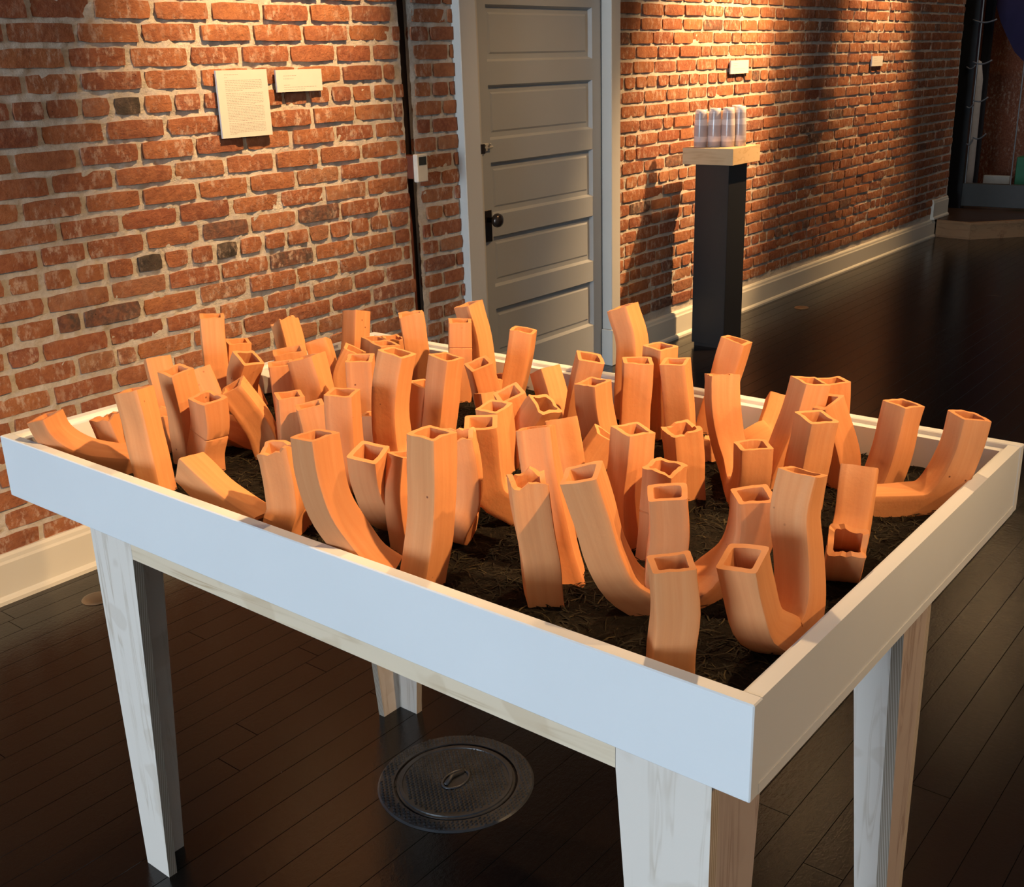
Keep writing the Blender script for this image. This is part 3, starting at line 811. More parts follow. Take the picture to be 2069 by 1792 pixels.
ARMS = {
 'a1': (1, (235, 300, 385), [(312, 900), (372, 1010), (480, 1105), (640, 1175), (980, 1225)], 0.0),
 'a2': (1, (665, 755, 835), [(750, 898), (800, 1020), (860, 1120), (930, 1190)], 0.0, 0.03),
 'a3': (1, (810, 945, 1045), [(930, 712), (985, 920), (1030, 1120), (1085, 1370)], 0.02),
 'a4': (1, (1085, 1160, 1190), [(1140, 872), (1155, 1000), (1180, 1130)], 0.0, 0.03),
 'a5': (1, (1005, 1025, 1190), [(1095, 497), (1160, 760), (1215, 960), (1235, 1090)], 0.05, 0.05),
 'a6': (1, (1112, 1192, 1328), [(1222, 578), (1285, 850), (1330, 1190)], -0.02),
 'a7': (1, (1335, 1340, 1430), [(1388, 585), (1450, 740), (1540, 980), (1650, 1120)], 0.06, 0.04),
 'a8': (2, (95, 100, 290), [(192, 230), (215, 560), (232, 960)], 0.0),
 'a9': (2, (320, 345, 480), [(400, 436), (405, 650), (410, 870)], 0.0),
 'a10': (2, (365, 450, 610), [(488, 566), (440, 740), (440, 1000)], -0.03, -0.015),
 'a11': (2, (265, 415, 440), [(350, 800), (475, 960), (590, 1140), (640, 1290)], -0.02),
 'a12': (2, (655, 660, 835), [(745, 615), (770, 800), (810, 1080)], 0.0),
 'a13': (2, (0, 125, 310), [(155, 890), (178, 1110), (140, 1320), (150, 1440)], -0.02),
 'a14': (2, (680, 690, 935), [(808, 508), (835, 660), (850, 900)], 0.0),
 'a15': (2, (670, 745, 880), [(775, 265), (830, 480), (860, 770)], 0.03),
 'a16': (2, (825, 1030, 1150), [(950, 560), (1010, 760), (1060, 1000), (1090, 1180)], 0.02),
 'a17': (2, (935, 1112, 1165), [(1045, 437), (1095, 620), (1120, 850)], 0.04),
 'a18': (2, (1250, 1350, 1460), [(1355, 193), (1347, 420), (1335, 690)], 0.04),
 'a19': (2, (1248, 1420, 1440), [(1340, 505), (1265, 680), (1285, 860)], 0.0),
 'a20': (2, (1280, 1470, 1500), [(1380, 568), (1400, 820), (1425, 1100), (1430, 1250)], -0.01),
 'a21': (9, (940, 1080, 1290), [(1115, 420), (1105, 700), (1130, 1100)], 0.0, -0.025),
 'a22': (2, (1690, 1700, 1895), [(1793, 212), (1830, 470), (1880, 760)], 0.0),
 'a23': (2, (1540, 1715, 1830), [(1685, 525), (1635, 850), (1635, 1100), (1670, 1340), (1740, 1500)], 0.0),
 'a24': (2, (1090, 1310, 1390), [(1240, 845), (1255, 1120), (1290, 1450), (1340, 1640)], 0.0),
 'a25': (2, (860, 875, 1095), [(978, 945), (1020, 1120), (1060, 1400)], 0.0),
 'a26': (2, (690, 718, 932), [(812, 865), (830, 1100), (850, 1330)], 0.0),
 'a27': (6, (1075, 1220, 1395), [(1235, 218), (1275, 480), (1375, 780), (1510, 1010), (1650, 1150), (1790, 1250)], 0.01),
 'a28': (6, (845, 1020, 1085), [(960, 325), (1005, 550), (1025, 780), (1010, 950)], 0.0),
 'a29': (6, (215, 300, 395), [(305, 455), (480, 620), (690, 790), (860, 890)], 0.10),
 'a30': (6, (1505, 1580, 1780), [(1642, 342), (1670, 550), (1760, 760), (1880, 890)], -0.03),
 'a31': (6, (1875, 1925, 2010), [(1940, 362), (1920, 650), (1960, 930)], 0.02, -0.03),
 'a32': (7, (85, 270, 430), [(257, 195), (262, 600), (245, 900), (195, 1240)], 0.0),
 'a33': (7, (375, 500, 520), [(445, 200), (490, 450), (490, 700), (430, 960)], 0.0),
 'a34': (7, (510, 712, 722), [(614, 118), (650, 400), (700, 620), (850, 790)], -0.02),
 'a35': (3, (720, 880, 1005), [(865, 958), (890, 1150), (900, 1420)], -0.01),
 'a36': (3, (895, 945, 1080), [(988, 852), (1035, 1000), (1050, 1260)], -0.03),
 'a37': (7, (815, 840, 1085), [(950, 530), (985, 800), (1040, 1100), (1065, 1330)], 0.0),
 'a38': (7, (888, 1110, 1150), [(1015, 155), (1055, 450), (1120, 760), (1185, 1060), (1210, 1200)], 0.05, 0.025),
 'a39': (7, (1100, 1110, 1290), [(1195, 92), (1240, 350), (1265, 650), (1300, 880)], 0.05),
 'a40': (3, (1130, 1280, 1430), [(1278, 938), (1180, 1100), (1110, 1280), (1080, 1430)], -0.04, 0.04),
 'a41': (7, (1225, 1415, 1455), [(1340, 488), (1440, 780), (1535, 1080), (1650, 1280), (1850, 1400)], -0.01),
 'a42': (7, (1470, 1480, 1575), [(1535, 215), (1450, 335), (1370, 460), (1310, 560)], 0.0),
 'a43': (4, (250, 405, 620), [(430, 1225), (405, 1500), (370, 1800), (390, 2130)], 0.0),
 'a44': (4, (650, 780, 1025), [(840, 1220), (860, 1450), (870, 1740)], -0.01),
 'a45': (8, (530, 690, 782), [(660, 130), (650, 350), (620, 600)], -0.01, -0.025),
 'a46': (8, (548, 556, 798), [(675, 290), (685, 520), (650, 800), (620, 960)], -0.01),
 'a48': (8, (550, 600, 850), [(702, 730), (718, 1000), (695, 1250), (690, 1420)], 0.0),
 'a49': (8, (1090, 1098, 1325), [(1208, 305), (1200, 500), (1120, 700), (1010, 860)], -0.01),
 'a51': (4, (1275, 1480, 1645), [(1462, 1360), (1450, 1600), (1410, 1870)], 0.0),
 'a52': (8, (975, 1220, 1300), [(1142, 700), (1190, 920), (1260, 1130), (1330, 1240)], -0.02),
 'a53': (8, (1388, 1612, 1655), [(1522, 165), (1470, 420), (1490, 660), (1500, 900), (1490, 1110)], 0.03),
 'a54': (8, (1690, 1700, 1910), [(1800, 600), (1775, 720), (1765, 800)], -0.05),
 'a55': (8, (1765, 1965, 1980), [(1875, 143), (1850, 320), (1825, 500), (1800, 660)], 0.05),
 'a56': (5, (1260, 1380, 1565), [(1412, 482), (1345, 720), (1245, 920), (1110, 1060), (950, 1112), (690, 1090)], 0.0),
 'a57': (5, (808, 970, 1100), [(952, 395), (890, 650), (830, 850), (790, 1010)], 0.0, 0.05),
 'a58': (5, (130, 240, 410), [(305, 240), (235, 480), (130, 740), (60, 900)], 0.0),
 'a59': (5, (330, 400, 545), [(450, 240), (445, 500), (440, 800)], 0.0),
 'a60': (5, (285, 400, 505), [(400, 378), (465, 600), (505, 780), (500, 930)], -0.01, 0.025),
 'a61': (5, (178, 310, 500), [(345, 490), (300, 700), (240, 1000)], -0.01, -0.035),
 'a62': (4, (1650, 1655, 1745), [(1695, 960), (1650, 1130), (1570, 1280), (1480, 1400)], 0.05),
 'a63': (4, (1015, 1088, 1338), [(1190, 755), (1190, 1000), (1235, 1300), (1290, 1560)], 0.04),
 'a64': (4, (1175, 1380, 1445), [(1312, 452), (1245, 680), (1150, 1170)], 0.0),
 'a65': (4, (658, 880, 930), [(788, 640), (812, 900), (840, 1300)], 0.0),
 'a66': (4, (330, 345, 600), [(465, 632), (450, 900), (430, 1300)], 0.0),
 'a67': (4, (510, 660, 805), [(660, 508), (645, 800), (630, 1230)], 0.0, 0.015),
 'a68': (4, (205, 365, 465), [(335, 168), (410, 450), (480, 1020)], 0.03),
 'a69': (3, (1535, 1555, 1745), [(1640, 562), (1590, 780), (1520, 1120)], -0.02),
 'a70': (3, (1510, 1675, 1810), [(1662, 762), (1680, 960), (1725, 1180), (1740, 1330)], 0.0),
 'a71': (3, (1185, 1258, 1362), [(1275, 660), (1325, 820), (1370, 1000)], 0.03),
 'a72': (3, (1005, 1172, 1210), [(1108, 345), (1060, 620), (1000, 900)], 0.0),
 'a73': (3, (850, 880, 940), [(895, 720), (890, 830), (890, 960)], 0.0, 0.05),
 'a74': (3, (545, 655, 765), [(660, 135), (735, 400), (770, 800)], 0.01, 0.035),
 'a75': (3, (500, 505, 690), [(595, 272), (595, 520), (600, 860)], 0.0),
 'a76': (3, (635, 690, 850), [(745, 615), (790, 770), (845, 1000)], -0.02),
 'a77': (3, (350, 490, 630), [(490, 558), (455, 850), (420, 1180)], 0.0),
 'a78': (3, (215, 330, 440), [(310, 775), (285, 950), (280, 1160)], 0.0, 0.045),
 'a79': (9, (1080, 1240, 1500), [(1290, 505), (1270, 900), (1290, 1500)], 0.0),
 'a80': (9, (1290, 1400, 1600), [(1450, 400), (1440, 650), (1440, 1000)], 0.0),
}
# tube = (label, first arm, second arm or tail direction, options)
BASES = {k: arm(*v) for k, v in ARMS.items()}
TUBES = [
 ('low swooping clay tube curving along the front corner of the tray by the brick wall', 'a1', 'E', {}),
 ('short clay tube with a torn open mouth leaning against the tray end board', 'a2', 'a4', dict(torn=(.003, .004))),
 ('broad clay tube with a seam crack and pinkish face leaning toward the wall end', 'a3', 'V', {}),
 ('flat-fronted clay tube standing behind the broad leaning tube with the seam crack', 'a5', 'V', {}),
 ('clay tube with a wide open diamond mouth leaning left beside the flat-fronted tube', 'a6', 'V', {}),
 ('clay tube with a rounded end and a bright curved trough lying on the soil', 'a7', 'R', {}),
 ('tall upright clay tube with a thin slot mouth, nearest the brick wall labels', 'a8', 'V', {}),
 ('small clay tube peeking out behind the tall slot-mouthed tube', 'a9', 'V', {}),
 ('bulging clay tube with a wide open diamond mouth near the wall end', 'a10', 'V', {}),
 ('grooved clay tube leaning far over with stripes along its side', 'a11', 'V', dict(gr=1)),
 ('short shaded clay tube with an arched mouth between larger tubes', 'a12', 'V', {}),
 ('clay tube split by a horizontal crack, with a pale left face', 'a13', 'V', dict(torn=(.001, 0), ck=(.42,))),
 ('pale clay tube with a slanted mouth just behind the short shaded tube', 'a14', 'V', {}),
 ('clay tube with a notched torn top standing against the brick wall side', 'a15', 'V', dict(torn=(.005, 0))),
 ('wide pinkish clay tube with a chipped face leaning left in the middle of the cluster', 'a16', 'V', {}),
 ('bright sunlit clay tube rising just behind the wide chipped one', 'a17', 'V', {}),
 ('tall square clay tube with one sharp corner edge at the far wall corner', 'a18', 'V', {}),
 ('curved clay tube squeezed behind the grooved tube with the bright rim', 'a19', 'V', {}),
 ('upright clay tube with vertical grooves and a bright pale rim', 'a20', 'V', dict(gr=1)),
 ('small clay tube with a pale open rim under the tall corner tube', 'a21', 'V', {}),
 ('small clay tube with a tilted open rim overlapping two smaller mouths', 'a79', 'V', {}),
 ('small clay tube with a torn reddish rim beside the tall torn-topped tube', 'a80', 'V', dict(torn=(.0025, 0))),
 ('tall clay tube with a doubled torn top edge in front of the conduit', 'a22', 'V', dict(torn=(.002, 0))),
 ('tall smooth clay tube with a slot mouth and a smoky smudge at its bend', 'a23', 'a30', {}),
 ('broad brown-streaked clay tube behind the tall curved front tube', 'a24', 'V', {}),
 ('short clay tube with a slanted slot mouth tucked behind the curved front tube', 'a25', 'V', {}),
 ('bright flat clay tube standing behind the short slant-mouthed tube', 'a26', 'V', {}),
 ('long curved clay tube with a pale left face sweeping down to the front board', 'a27', 'E', {}),
 ('clay tube with a ragged top and shaded side at the front board', 'a28', 'V', dict(torn=(.006, 0))),
 ('clay tube lying low with its bright flat top sloping along the front board', 'a29', 'E', {}),
 ('clay tube mostly hidden behind the tall two-toned front tube', 'a31', 'V', {}),
 ('tall two-toned clay tube, pale and deep orange, at the middle of the front board', 'a32', 'V', {}),
 ('dark shaded clay tube with a torn mouth beside the tall two-toned tube', 'a33', 'V', dict(torn=(.006, 0))),
 ('brown clay tube with a neat rectangular mouth bending down to the right', 'a34', 'R', {}),
 ('clay tube with a broad open mouth behind the brown rectangular-mouthed tube', 'a35', 'V', {}),
 ('clay tube with a slanted mouth leaning left behind the broad-mouthed one', 'a36', 'V', {}),
 ('clay tube with a jagged torn mouth standing forward near the middle of the tray', 'a37', 'V', dict(torn=(.008, 0))),
 ('tall flat-topped clay tube rising behind the jagged torn one', 'a38', 'V', dict(gr=1)),
 ('bright clay tube with a punched hole near its top, curving into a trough', 'a39', 'R', dict(hole=1)),
 ('dark clay tube with a wide crumbly diamond mouth', 'a40', 'V', dict(torn=(.002, 0))),
 ('pinkish clay tube leaning left with a narrow slot mouth, sweeping down to the right', 'a41', 'E', {}),
 ('slanting clay tube crossing behind the pinkish leaning tube', 'a42', 'L', {}),
 ('two-sided clay tube with an angular mouth and small pits on its side', 'a43', 'V', {}),
 ('clay tube with a large warped square mouth', 'a44', 'V', dict(torn=(.002, 0))),
 ('clay tube with a folded torn lip and a crack round its waist', 'a45', 'V', dict(torn=(.0015, 0), ck=(.45,))),
 ('clay tube bent into a U with one arm close to the front corner', 'a46', 'a49', {}),
 ('straight clay tube with a rectangular mouth standing at the front corner', 'a48', 'S', {}),
 ('wide-mouthed clay tube bent into a U with a wavy second arm', 'a52', 'a53', {}),
 ('clay tube with a tall flat arm and a short crumbly open mouth below it', 'a55', 'a54', dict(torn=(0, .006))),
 ('clay tube sweeping in a wide curve up beside the end board', 'a56', 'E', {}),
 ('stout open-mouthed clay tube by the far long board near the end board', 'a57', 'V', {}),
 ('clay tube with a pale side leaning right over a dark inner bend', 'a58', 'V', {}),
 ('short clay tube with an open mouth half hidden behind the pale-sided tube', 'a59', 'V', {}),
 ('clay tube with a slanted open rim and a bulging side', 'a60', 'V', {}),
 ('clay tube with a grey-streaked corner and a diamond mouth', 'a61', 'V', {}),
 ('clay tube showing only its dark curved inner trough', 'a62', 'L', {}),
 ('tall clay tube with a torn stepped top curving down to a two-toned second arm', 'a63', 'a51', dict(torn=(.002, 0))),
 ('clay tube standing tallest over the far board in front of the dark floor', 'a64', 'V', {}),
 ('clay tube with a rectangular mouth and a shaded front, beside the smooth bulged one', 'a65', 'V', {}),
 ('smooth clay tube with a thin slot mouth and a gentle bulge', 'a66', 'V', {}),
 ('clay tube with an open two-sided mouth between the leaning tall tube and the pedestal', 'a67', 'V', {}),
 ('tall clay tube leaning left in front of the door casing foot', 'a68', 'V', {}),
 ('clay tube with a thick rounded rim leaning right near the far board', 'a69', 'V', {}),
 ('grooved clay tube with a sharp shadow across its bright side', 'a70', 'R', dict(gr=1)),
 ('short angular clay tube with a bright slanted side by the far board', 'a71', 'V', {}),
 ('straight tapering clay tube with a smoky dent low on its front, before the door', 'a72', 'S', {}),
 ('tiny clay tube mouth showing beside the straight tapering tube', 'a73', 'V', {}),
 ('tall clay tube with a bent right side standing before the door edge', 'a74', 'V', {}),
 ('bright clay tube with a cracked waist in front of the tall bent tube', 'a75', 'V', dict(ck=(.3,))),
 ('clay tube with a pale open mouth and a torn seam down its left edge', 'a76', 'V', {}),
 ('two-sided clay tube with a diamond mouth in the middle of the cluster', 'a77', 'V', {}),
 ('dark clay tube half hidden beside the two-sided diamond-mouthed tube', 'a78', 'V', {}),
]
FARS = []
for k, (lab, a, tail, op) in enumerate(TUBES):
    A = arm(*ARMS[a]); P = list(A['p']); w = A['w']; torn = op.get('torn', (0, 0))
    zb = ZS+w/2-0.012
    if tail in ARMS:
        B = arm(*ARMS[tail]); w = (A['w']+B['w'])/2; zb = ZS+w/2-0.012
        b1, b2 = P[-1], B['p'][-1]; d = Vector((b2.x-b1.x, b2.y-b1.y, 0))
        P[-1] = Vector((b1.x+d.x*.1, b1.y+d.y*.1, zb+0.012)); q = B['p']; q[-1] = Vector((b2.x-d.x*.1, b2.y-d.y*.1, zb+0.012))
        P = P+[Vector(((b1.x+b2.x)/2, (b1.y+b2.y)/2, zb-0.002))]+q[::-1]
    far = None
    if tail == 'V':
        d = max((A['nl'], -A['nl'], A['nr'], -A['nr']), key=lambda v: v.dot(-A['c']))
        if d.dot(-A['c']) > 0.9:
            b1 = P[-1]; h = P[0].z-ZS
            for D in (0.125, 0.11, 0.14, 0.10):
                e = b1+d*D
                if not (SX0+w*.6 < e.x < SX1-w*.6 and SY0+w*.6 < e.y < SY1-w*.6): continue
                m_ = b1+d*D*0.6
                if all((Vector((e.x, e.y))-Vector((q['p'][-1].x, q['p'][-1].y))).length > 0.068 and (Vector((m_.x, m_.y))-Vector((q['p'][-1].x, q['p'][-1].y))).length > 0.05 and
                       (Vector((e.x, e.y))-Vector((q['p'][0].x, q['p'][0].y))).length > 0.06 for kk, q in BASES.items() if kk != a) and all((e-x_).length > 0.075 for x_ in FARS):
                    far = e; FARS.append(e); break
    if tail in ARMS: pass
    elif far is not None:
        b1 = P[-1]; P[-1] = Vector((b1.x, b1.y, zb+0.028)); hh = max(0.07, 0.55*h)
        P += [Vector(((b1.x+far.x)/2, (b1.y+far.y)/2, zb-0.002)), Vector((far.x, far.y, zb+0.028)), Vector((far.x, far.y, ZS+hh))+d*0.012]
    elif tail == 'E':
        P[-1] = Vector((P[-1].x, P[-1].y, zb)); d = (P[-1]-P[-2]); d.z = 0
        for q in P[1:-1]: q.z = max(q.z, zb)
    elif tail in 'VS':
        b1 = P[-1]; T = (P[-1]-P[-2]).normalized(); T.z = min(T.z, -0.6); T.normalize()
        P[-1] = Vector((b1.x, b1.y, ZS+0.012)); P.append(P[-1]+T*0.045)
        P[-1].z = max(P[-1].z, ZBOT+0.0135+w*0.35)
        d = A['c']
    else:
        want = {'A': -A['c'], 'T': A['c'], 'L': A['l'], 'R': -A['l']}[tail]
        d = max((A['nl'], -A['nl'], A['nr'], -A['nr']), key=lambda v: v.dot(want))
        b1 = P[-1]; P[-1] = Vector((b1.x, b1.y, zb+0.02))
        ex = b1+d*0.085
        for s in (0.03, 0.085):
            e = b1+d*s
            e.x = min(max(e.x, SX0+w*.55), SX1-w*.55); e.y = min(max(e.y, SY0+w*.55), SY1-w*.55)
            P.append(Vector((e.x, e.y, zb-(0.0 if s < 0.05 else 0.004))))
        if (P[-1]-P[-2]).length < 0.02: P.pop()
    nref = min((A['nl'], A['nr']), key=lambda v: abs(v.dot(d.normalized())))
    for q in P:
        if q.z < HT+0.01:
            mg = w*(.52 if tail == 'E' else .66)
            q.x = min(max(q.x, SX0+mg), SX1-mg); q.y = min(max(q.y, SY0+mg), SY1-mg)
    make_tube(lab, P, nref, w, torn, bool(op.get('gr')), k+1, cracks=op.get('ck', ()))
    if op.get('hole'):
        nn = A['nr'] if A['nr'].dot(A['c']) > A['nl'].dot(A['c']) else A['nl']
        T = (P[0]-P[1]).normalized(); q = P[0]-T*0.016-T.cross(nn)*0.008+nn*(w/2+0.0004)
        bm = bmesh.new(); lathe(bm, [(0, 0), (0.0034, 0), (0.0040, -0.001)], 12); bm.transform((nn-T*nn.dot(T)).to_track_quat('Z', 'Y').to_matrix().to_4x4()); bm.transform(Matrix.Translation(q))
        obj('hole_shade_disc', bm, M_HOLE, LAST[0])  # flat dark disc painted as the shaded inside of a hole

# ------------------------------------------------------------------ cast iron floor cover
CX, CY, RO, RL = 1.483, 1.412, 0.17, 0.132
cover = empty('floor_cover', (CX, CY, 0)); tag(cover, 'round black cast iron cover set in the floor under the table', 'floor cover')
bm = bmesh.new(); lathe(bm, [(RL+0.006, 0.0005), (RL+0.006, 0.004), (RO, 0.004), (RO+0.004, 0.0005)], 64, (CX, CY, 0))
obj('outer_ring', bm, M_IRON, cover)
bm = bmesh.new(); lathe(bm, [(0, 0.0035), (0.118, 0.0035), (0.119, 0.006), (RL-0.006, 0.006), (RL-0.005, 0.003), (RL, 0.003), (RL+0.001, 0.0008)], 64, (CX, CY, 0))
lid = obj('lid', bm, M_IRON, cover)
def studs(name, r0, r1, sp, skip, par):
    bm = bmesh.new(); nn = int(r1/sp)+1
    for i in range(-nn, nn+1):
        for j in range(-2*nn, 2*nn+1):
            x = (i+0.5*(j % 2))*sp; y = j*sp*0.6; r = math.hypot(x, y)
            if r < r0 or r > r1 or skip(x, y): continue
            z0 = 0.0036; a, b, h = sp*0.42, sp*0.26, 0.004
            bs = [bm.verts.new((CX+x+dx, CY+y+dy, z0)) for dx, dy in ((-a, 0), (0, -b), (a, 0), (0, b))]
            t1, t2 = bm.verts.new((CX+x-a*.4, CY+y, z0+h)), bm.verts.new((CX+x+a*.4, CY+y, z0+h))
            for q in ((bs[0], bs[1], t1), (bs[1], bs[2], t2), (bs[1], t2, t1), (bs[2], bs[3], t2), (bs[3], bs[0], t1), (bs[3], t1, t2)): bm.faces.new(q)
    o = obj(name, bm, M_IRON, par); o['kind'] = 'stuff'
studs('lid_studs', 0, 0.115, 0.0125, lambda x, y: (x/0.042)**2+(y/0.03)**2 < 1, lid)
studs('ring_studs', RL+0.011, RO-0.002, 0.0125, lambda x, y: False, cover)
bm = bmesh.new()
pts = [(CX+0.036*math.cos(t)*1.0, CY+0.024*math.sin(t), 0.006) for t in [2*math.pi*k/28 for k in range(29)]]
tube(bm, pts, 0.003, 6); obj('handle_recess', bm, M_IRON, lid, True)
bm = bmesh.new(); tube(bm, [(CX-0.03, CY+0.004, 0.007), (CX, CY+0.012, 0.009), (CX+0.03, CY+0.004, 0.007)], 0.005, 8)
obj('lifting_bar', bm, M_IRON, lid, True)
# small floor plates by the wall
M_BRASS = simple('worn_wood_disc', (0.20, 0.12, 0.06), 0.4)
for (x, y), lab in (((1.505, 2.90), 'small tan round floor plate at the baseboard behind the table leg'), ((6.39, 2.85), 'small round brass floor plate in the open floor beyond the pedestal')):
    bm = bmesh.new(); lathe(bm, [(0, 0.007), (0.03, 0.0065), (0.042, 0.004), (0.045, 0.0004)], 28, (x, y, 0))
    tag(obj('floor_plate', bm, M_BRASS, None, True), lab, 'floor plate')

# ------------------------------------------------------------------ cards on the wall
def card(name, x0, x1, z0, z1, lab, lines, th=0.006):
    root = empty(name, ((x0+x1)/2, YW-0.012, z0)); tag(root, lab, 'wall label')
    boxobj('card', x0, x1, YW-0.012-th, YW-0.010, z0, z1, M_PAPER, root)
    bm = bmesh.new(); y = YW-0.0121-th; r = random.Random(len(lab))
    for fz, fx0, fx1 in lines:
        z = z1-fz*(z1-z0); x = x0+fx0*(x1-x0); xe = x0+fx1*(x1-x0)
        while x < xe:
            wl = min(r.uniform(0.004, 0.013), xe-x)
            hh = 0.0011
            v = [bm.verts.new(q) for q in ((x, y, z), (x+wl, y, z), (x+wl, y, z+hh), (x, y, z+hh))]; bm.faces.new(v)
            x += wl+0.0022
    o = obj('printed_text', bm, M_INK, root)
    return root
ln = [(0.07, 0.15, 0.42), (0.11, 0.15, 0.20)]
for st, en, last in ((0.155, 0.305, 0.48), (0.345, 0.515, 0.7), (0.545, 0.755, 0.86), (0.79, 0.945, 0.3)):
    k = int((en-st)/0.0215)
    for i in range(k+1): ln.append((st+i*(en-st)/k, 0.15, 0.88 if i < k else last))
card('text_panel', 2.32, 2.530, 1.300, 1.515, 'white text panel printed with four paragraphs on the brick wall', ln)
card('title_card', 2.569, 2.777, 1.4375, 1.511, 'white title card hung beside the larger text panel', [(0.28, 0.15, 0.43), (0.42, 0.15, 0.37), (0.70, 0.15, 0.28), (0.80, 0.15, 0.86), (0.90, 0.15, 0.6)])
card('title_card', 5.835, 6.05, 1.416, 1.488, 'white title card on brick above and past the pedestal', [(0.25, 0.15, 0.4), (0.4, 0.15, 0.35), (0.65, 0.15, 0.8), (0.78, 0.15, 0.7)])
card('title_card', 7.907, 8.108, 1.415, 1.482, 'white title card far down the brick wall toward the stage', [(0.25, 0.15, 0.4), (0.45, 0.15, 0.5), (0.7, 0.15, 0.8)])

# ------------------------------------------------------------------ thermostat and conduit
th = empty('thermostat', (3.235, YW, 1.07)); tag(th, 'white wall thermostat with a small dark screen on a brown box', 'thermostat')
boxobj('back_box', 3.205, 3.262, YW-0.028, YW+0.05, 1.085, 1.175, M_COPPER, th, 0.002)
M_PLAST = simple('ivory_plastic', (0.72, 0.66, 0.56), 0.45)
boxobj('body', 3.207, 3.268, YW-0.052, YW-0.028, 1.072, 1.180, M_PLAST, th, 0.003)
boxobj('screen', 3.217, 3.259, YW-0.0535, YW-0.051, 1.138, 1.170, simple('dark_screen', (0.04, 0.04, 0.035), 0.3), th)
bm = bmesh.new(); tube(bm, [(3.235, YW+0.04, 1.09), (3.235, YW+0.045, 1.0), (3.235, YW+0.035, 0.9), (3.236, YW+0.035, 0.5), (3.236, YW+0.035, 0.16)], 0.0105, 10)
cd = obj('conduit', bm, M_COPPER, None, True); tag(cd, 'red-brown conduit pipe running down the channel below the thermostat', 'conduit')

# ------------------------------------------------------------------ pedestal with glass cylinders
ped = empty('pedestal', (5.29, 2.85, 0)); tag(ped, 'tall narrow black pedestal with a pale wooden cap', 'pedestal')
boxobj('column', 5.195, 5.395, 2.757, 2.953, 0.02, 0.983, M_BLACK, ped, 0.001)
boxobj('plinth', 5.205, 5.385, 2.767, 2.943, 0.0, 0.02, M_BLACK, ped)
boxobj('cap', 5.135, 5.435, 2.705, 2.998, 0.983, 1.066, M_WOOD, ped, 0.001)
def mat_glass():
    t = NT('banded_frosted_glass'); v = t.coord('Object')
    sep = t.node('ShaderNodeSeparateXYZ'); t.link(v, sep.inputs[0])
    mp = t.ramp(t.noise(t.coord('Object', scale=(1.5, 1.5, 18)), 1.0, 0), [(0.38, (0.55, 0.47, 0.47)), (0.5, (0.78, 0.70, 0.70)), (0.62, (0.86, 0.80, 0.78))], 'CONSTANT')
    t.color(mp); t.rough(0.18); t.spec(0.5)
    t.b.inputs['Transmission Weight'].default_value = 0.0
    t.b.inputs['Alpha'].default_value = 0.72
    t.b.inputs['Subsurface Weight'].default_value = 0.0
    return t.m
M_GL = mat_glass()
for k, (x, y, r, h, pos) in enumerate(((5.20, 2.93, 0.035, 0.188, 'nearest the baseboard side'), (5.235, 2.868, 0.036, 0.194, 'second from the baseboard side'), (5.262, 2.805, 0.035, 0.196, 'beside the room-side front one'), (5.325, 2.772, 0.034, 0.20, 'at the room-side front corner'), (5.38, 2.82, 0.033, 0.202, 'at the far room-side corner'))):
    bm = bmesh.new(); lathe(bm, [(0, 0), (r, 0), (r*1.02, h*.3), (r, h*.6), (r*.86, h*.9), (r*.8, h), (r*.74, h), (r*.78, h*.9), (r*.92, h*.5), (r*.92, 0.008), (0, 0.008)], 28)
    o = obj('glass_vessel', bm, M_GL, None, True); o.location = (x, y, 1.0662)
    tag(o, 'frosted banded glass cylinder on the pedestal, '+pos, 'glass vessel', 'frosted glass cylinders on the pedestal')

# ------------------------------------------------------------------ stage and dark alcove at the far end
stage = empty('stage', (10.6, 2.9, 0)); tag(stage, 'low wooden stage step with an angled front at the far end', 'stage')
out = [(9.575, 3.095), (9.53, 2.80), (9.9, 2.45), (10.9, 1.5), (12.4, 1.5), (12.4, 4.5), (9.90, 4.5), (9.90, 3.095)]
bm = bmesh.new(); prism(bm, out, 2, 0.0, 0.125); obj('riser', bm, M_STAGE, stage)
def inset(pts, d):
    cx = sum(p[0] for p in pts)/len(pts); cy = sum(p[1] for p in pts)/len(pts)
    return [(cx+(p[0]-cx)*d, cy+(p[1]-cy)*d) for p in pts]
o2 = [(9.58, 3.095), (9.505, 2.79), (9.885, 2.425), (10.89, 1.475), (12.4, 1.475), (12.4, 4.5), (9.90, 4.5), (9.90, 3.095)]
bm = bmesh.new(); prism(bm, o2, 2, 0.125, 0.145); obj('nosing', bm, M_STAGE, stage)
o3 = [(9.58, 3.095), (9.545, 2.81), (9.905, 2.455), (10.9, 1.51), (12.39, 1.51), (12.39, 4.49), (9.90, 4.49), (9.90, 3.095)]
bm = bmesh.new(); prism(bm, o3, 2, 0.1452, 0.1475); obj('deck', bm, M_STAGETOP, stage)
# dark glazed partition standing on the stage
XP = 10.35
def yz(px, X=XP): h = hit(px, 0, X); return h.y, h.z
part = empty('partition', (XP, 2.7, 0.148)); tag(part, 'black framed glazed partition on the stage past the brick wall end', 'partition')
ya0, _ = yz((1932, 300)); yb0, _ = yz((1952, 300))
boxobj('post', XP, XP+0.10, yb0, ya0+0.5, 0.148, 2.6, M_BLACK, part)
ye = 1.2
zb_ = yz((2000, 372))[1]; zb2 = 0.16
M_DG = simple('dark_grey_paint', (0.035, 0.035, 0.033), 0.5)
boxobj('bottom_rail', XP, XP+0.06, ye, yb0, 0.17, zb_, M_DG, part, 0.004)
for px in (1966, 2060):
    y_, _z = yz((px, 200)); bm = bmesh.new(); tube(bm, [(XP+0.02, y_, zb_), (XP+0.02, y_, 2.5)], 0.006, 6)
    obj('glazing_bar', bm, simple('grey_bar', (0.12, 0.12, 0.125), 0.4), part)
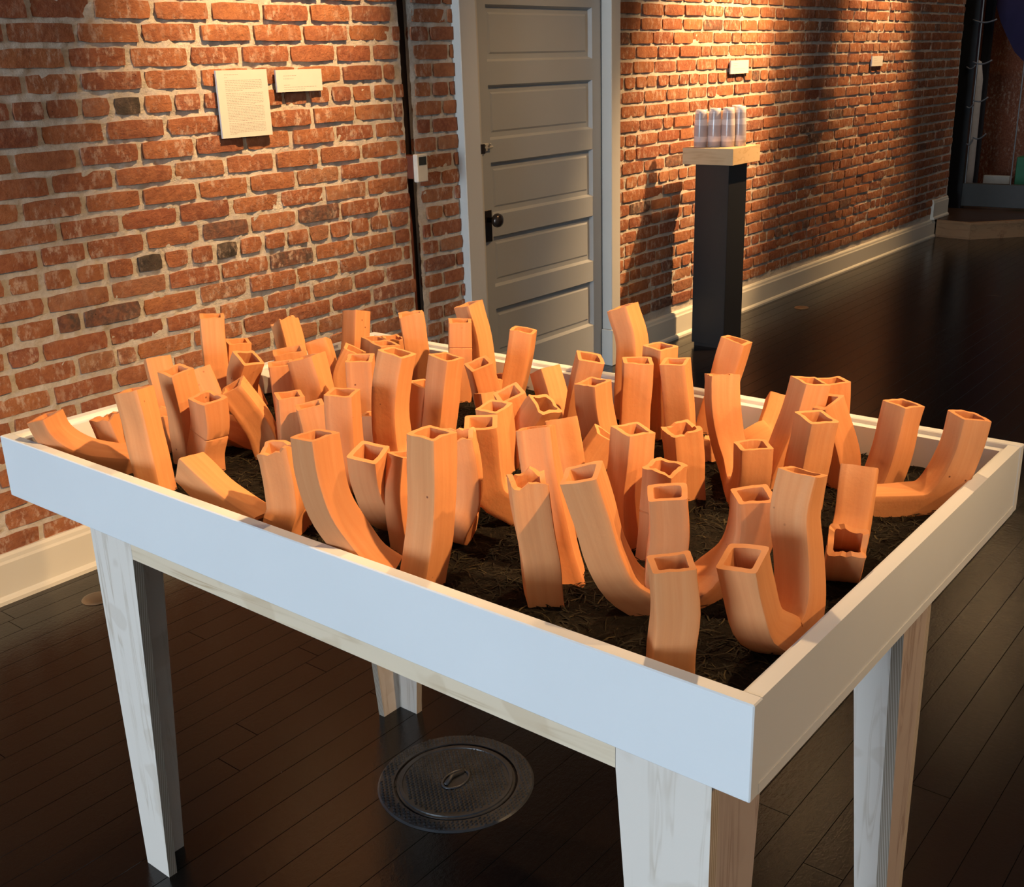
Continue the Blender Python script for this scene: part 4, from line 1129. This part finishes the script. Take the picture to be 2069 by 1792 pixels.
boxobj('top_rail', XP, XP+0.06, ye, yb0, 2.5, 2.6, M_DG, part)
M_CABLE = simple('grey_cable', (0.10, 0.10, 0.11), 0.5)
cab = []
for px0, px1, yv in ((1966, 2015, 40), (1966, 2005, 125), (1966, 1997, 202), (1966, 1993, 278), (1953, 1972, 135), (1953, 1968, 215), (1953, 1966, 290)):
    bm = bmesh.new(); pts = []
    for k in range(9):
        u = k/8; y_, z_ = yz((px0+(px1-px0)*u, yv+6*math.sin(math.pi*u)-yv*0.03*u))
        pts.append((XP-0.006, y_, z_))
    tube(bm, pts, 0.007, 6); o = obj('cable_loop', bm, M_CABLE, part, True)
# things behind the partition
XB = 11.2
def slab(name, px0, px1, py0, py1, X, th_, mat, lab, cat, bev=0.01):
    y0, z0 = yz((px0, py1), X); y1, z1 = yz((px1, py0), X)
    y0, y1 = min(y0, y1), max(y0, y1)
    o = boxobj(name, X, X+th_, y0, y1, max(z0, 0.148), z1, mat, None, bev); tag(o, lab, cat); return o
bm = bmesh.new()
y0, z0 = yz((1962, 372), 10.75); y1, z1 = yz((1966, 120), 10.75)
lathe(bm, [(0, 0), (0.055, 0), (0.06, 0.3), (0.055, 1.1), (0.03, 1.25), (0, 1.27)], 20, (10.75, (y0+y1)/2, 0.148))
tag(obj('fabric_column', bm, simple('grey_white_fabric', (0.40, 0.40, 0.42), 0.8), None, True), 'pale grey fabric column standing behind the dark partition', 'fabric column')
slab('curtain', 1972, 1999, -60, 372, 11.0, 0.05, simple('navy_cloth', (0.010, 0.012, 0.022), 0.9), 'narrow dark navy curtain hanging behind the partition', 'curtain')
bm = bmesh.new(); prism(bm, [(4.49, 0.148), (4.49, 3.6), (1.0, 3.6), (1.0, 0.148)][::-1], 0, 11.9, 12.1)
bp = obj('brick_pier', bm, M_BRICKF, None); tag(bp, 'dim brick end wall behind the stage partition', 'brick wall'); bp.name = 'wall_stage'; bp['kind'] = 'structure'
slab('floor_block', 1985, 2040, 356, 372, 11.3, 0.06, simple('white_block', (0.40, 0.40, 0.38), 0.6), 'small off-white block at the foot of the brick behind the partition', 'block', 0.003)
slab('green_box', 2048, 2085, 318, 375, 11.0, 0.2, simple('green_plastic', (0.01, 0.13, 0.06), 0.5), 'green box at the edge of the stage behind the partition', 'box', 0.006)
bm = bmesh.new()
pts = []
for px, py in ((2010, -20), (2013, 10), (2022, 45), (2035, 75), (2050, 105), (2066, 122), (2100, 140), (2100, -20)):
    pts.append(yz((px, py), 11.1))
prism(bm, pts, 0, 11.1, 11.16)
tag(obj('purple_drape', bm, simple('purple_cloth', (0.016, 0.009, 0.05), 0.85), None), 'purple draped cloth hanging at the top of the stage opening', 'drape')
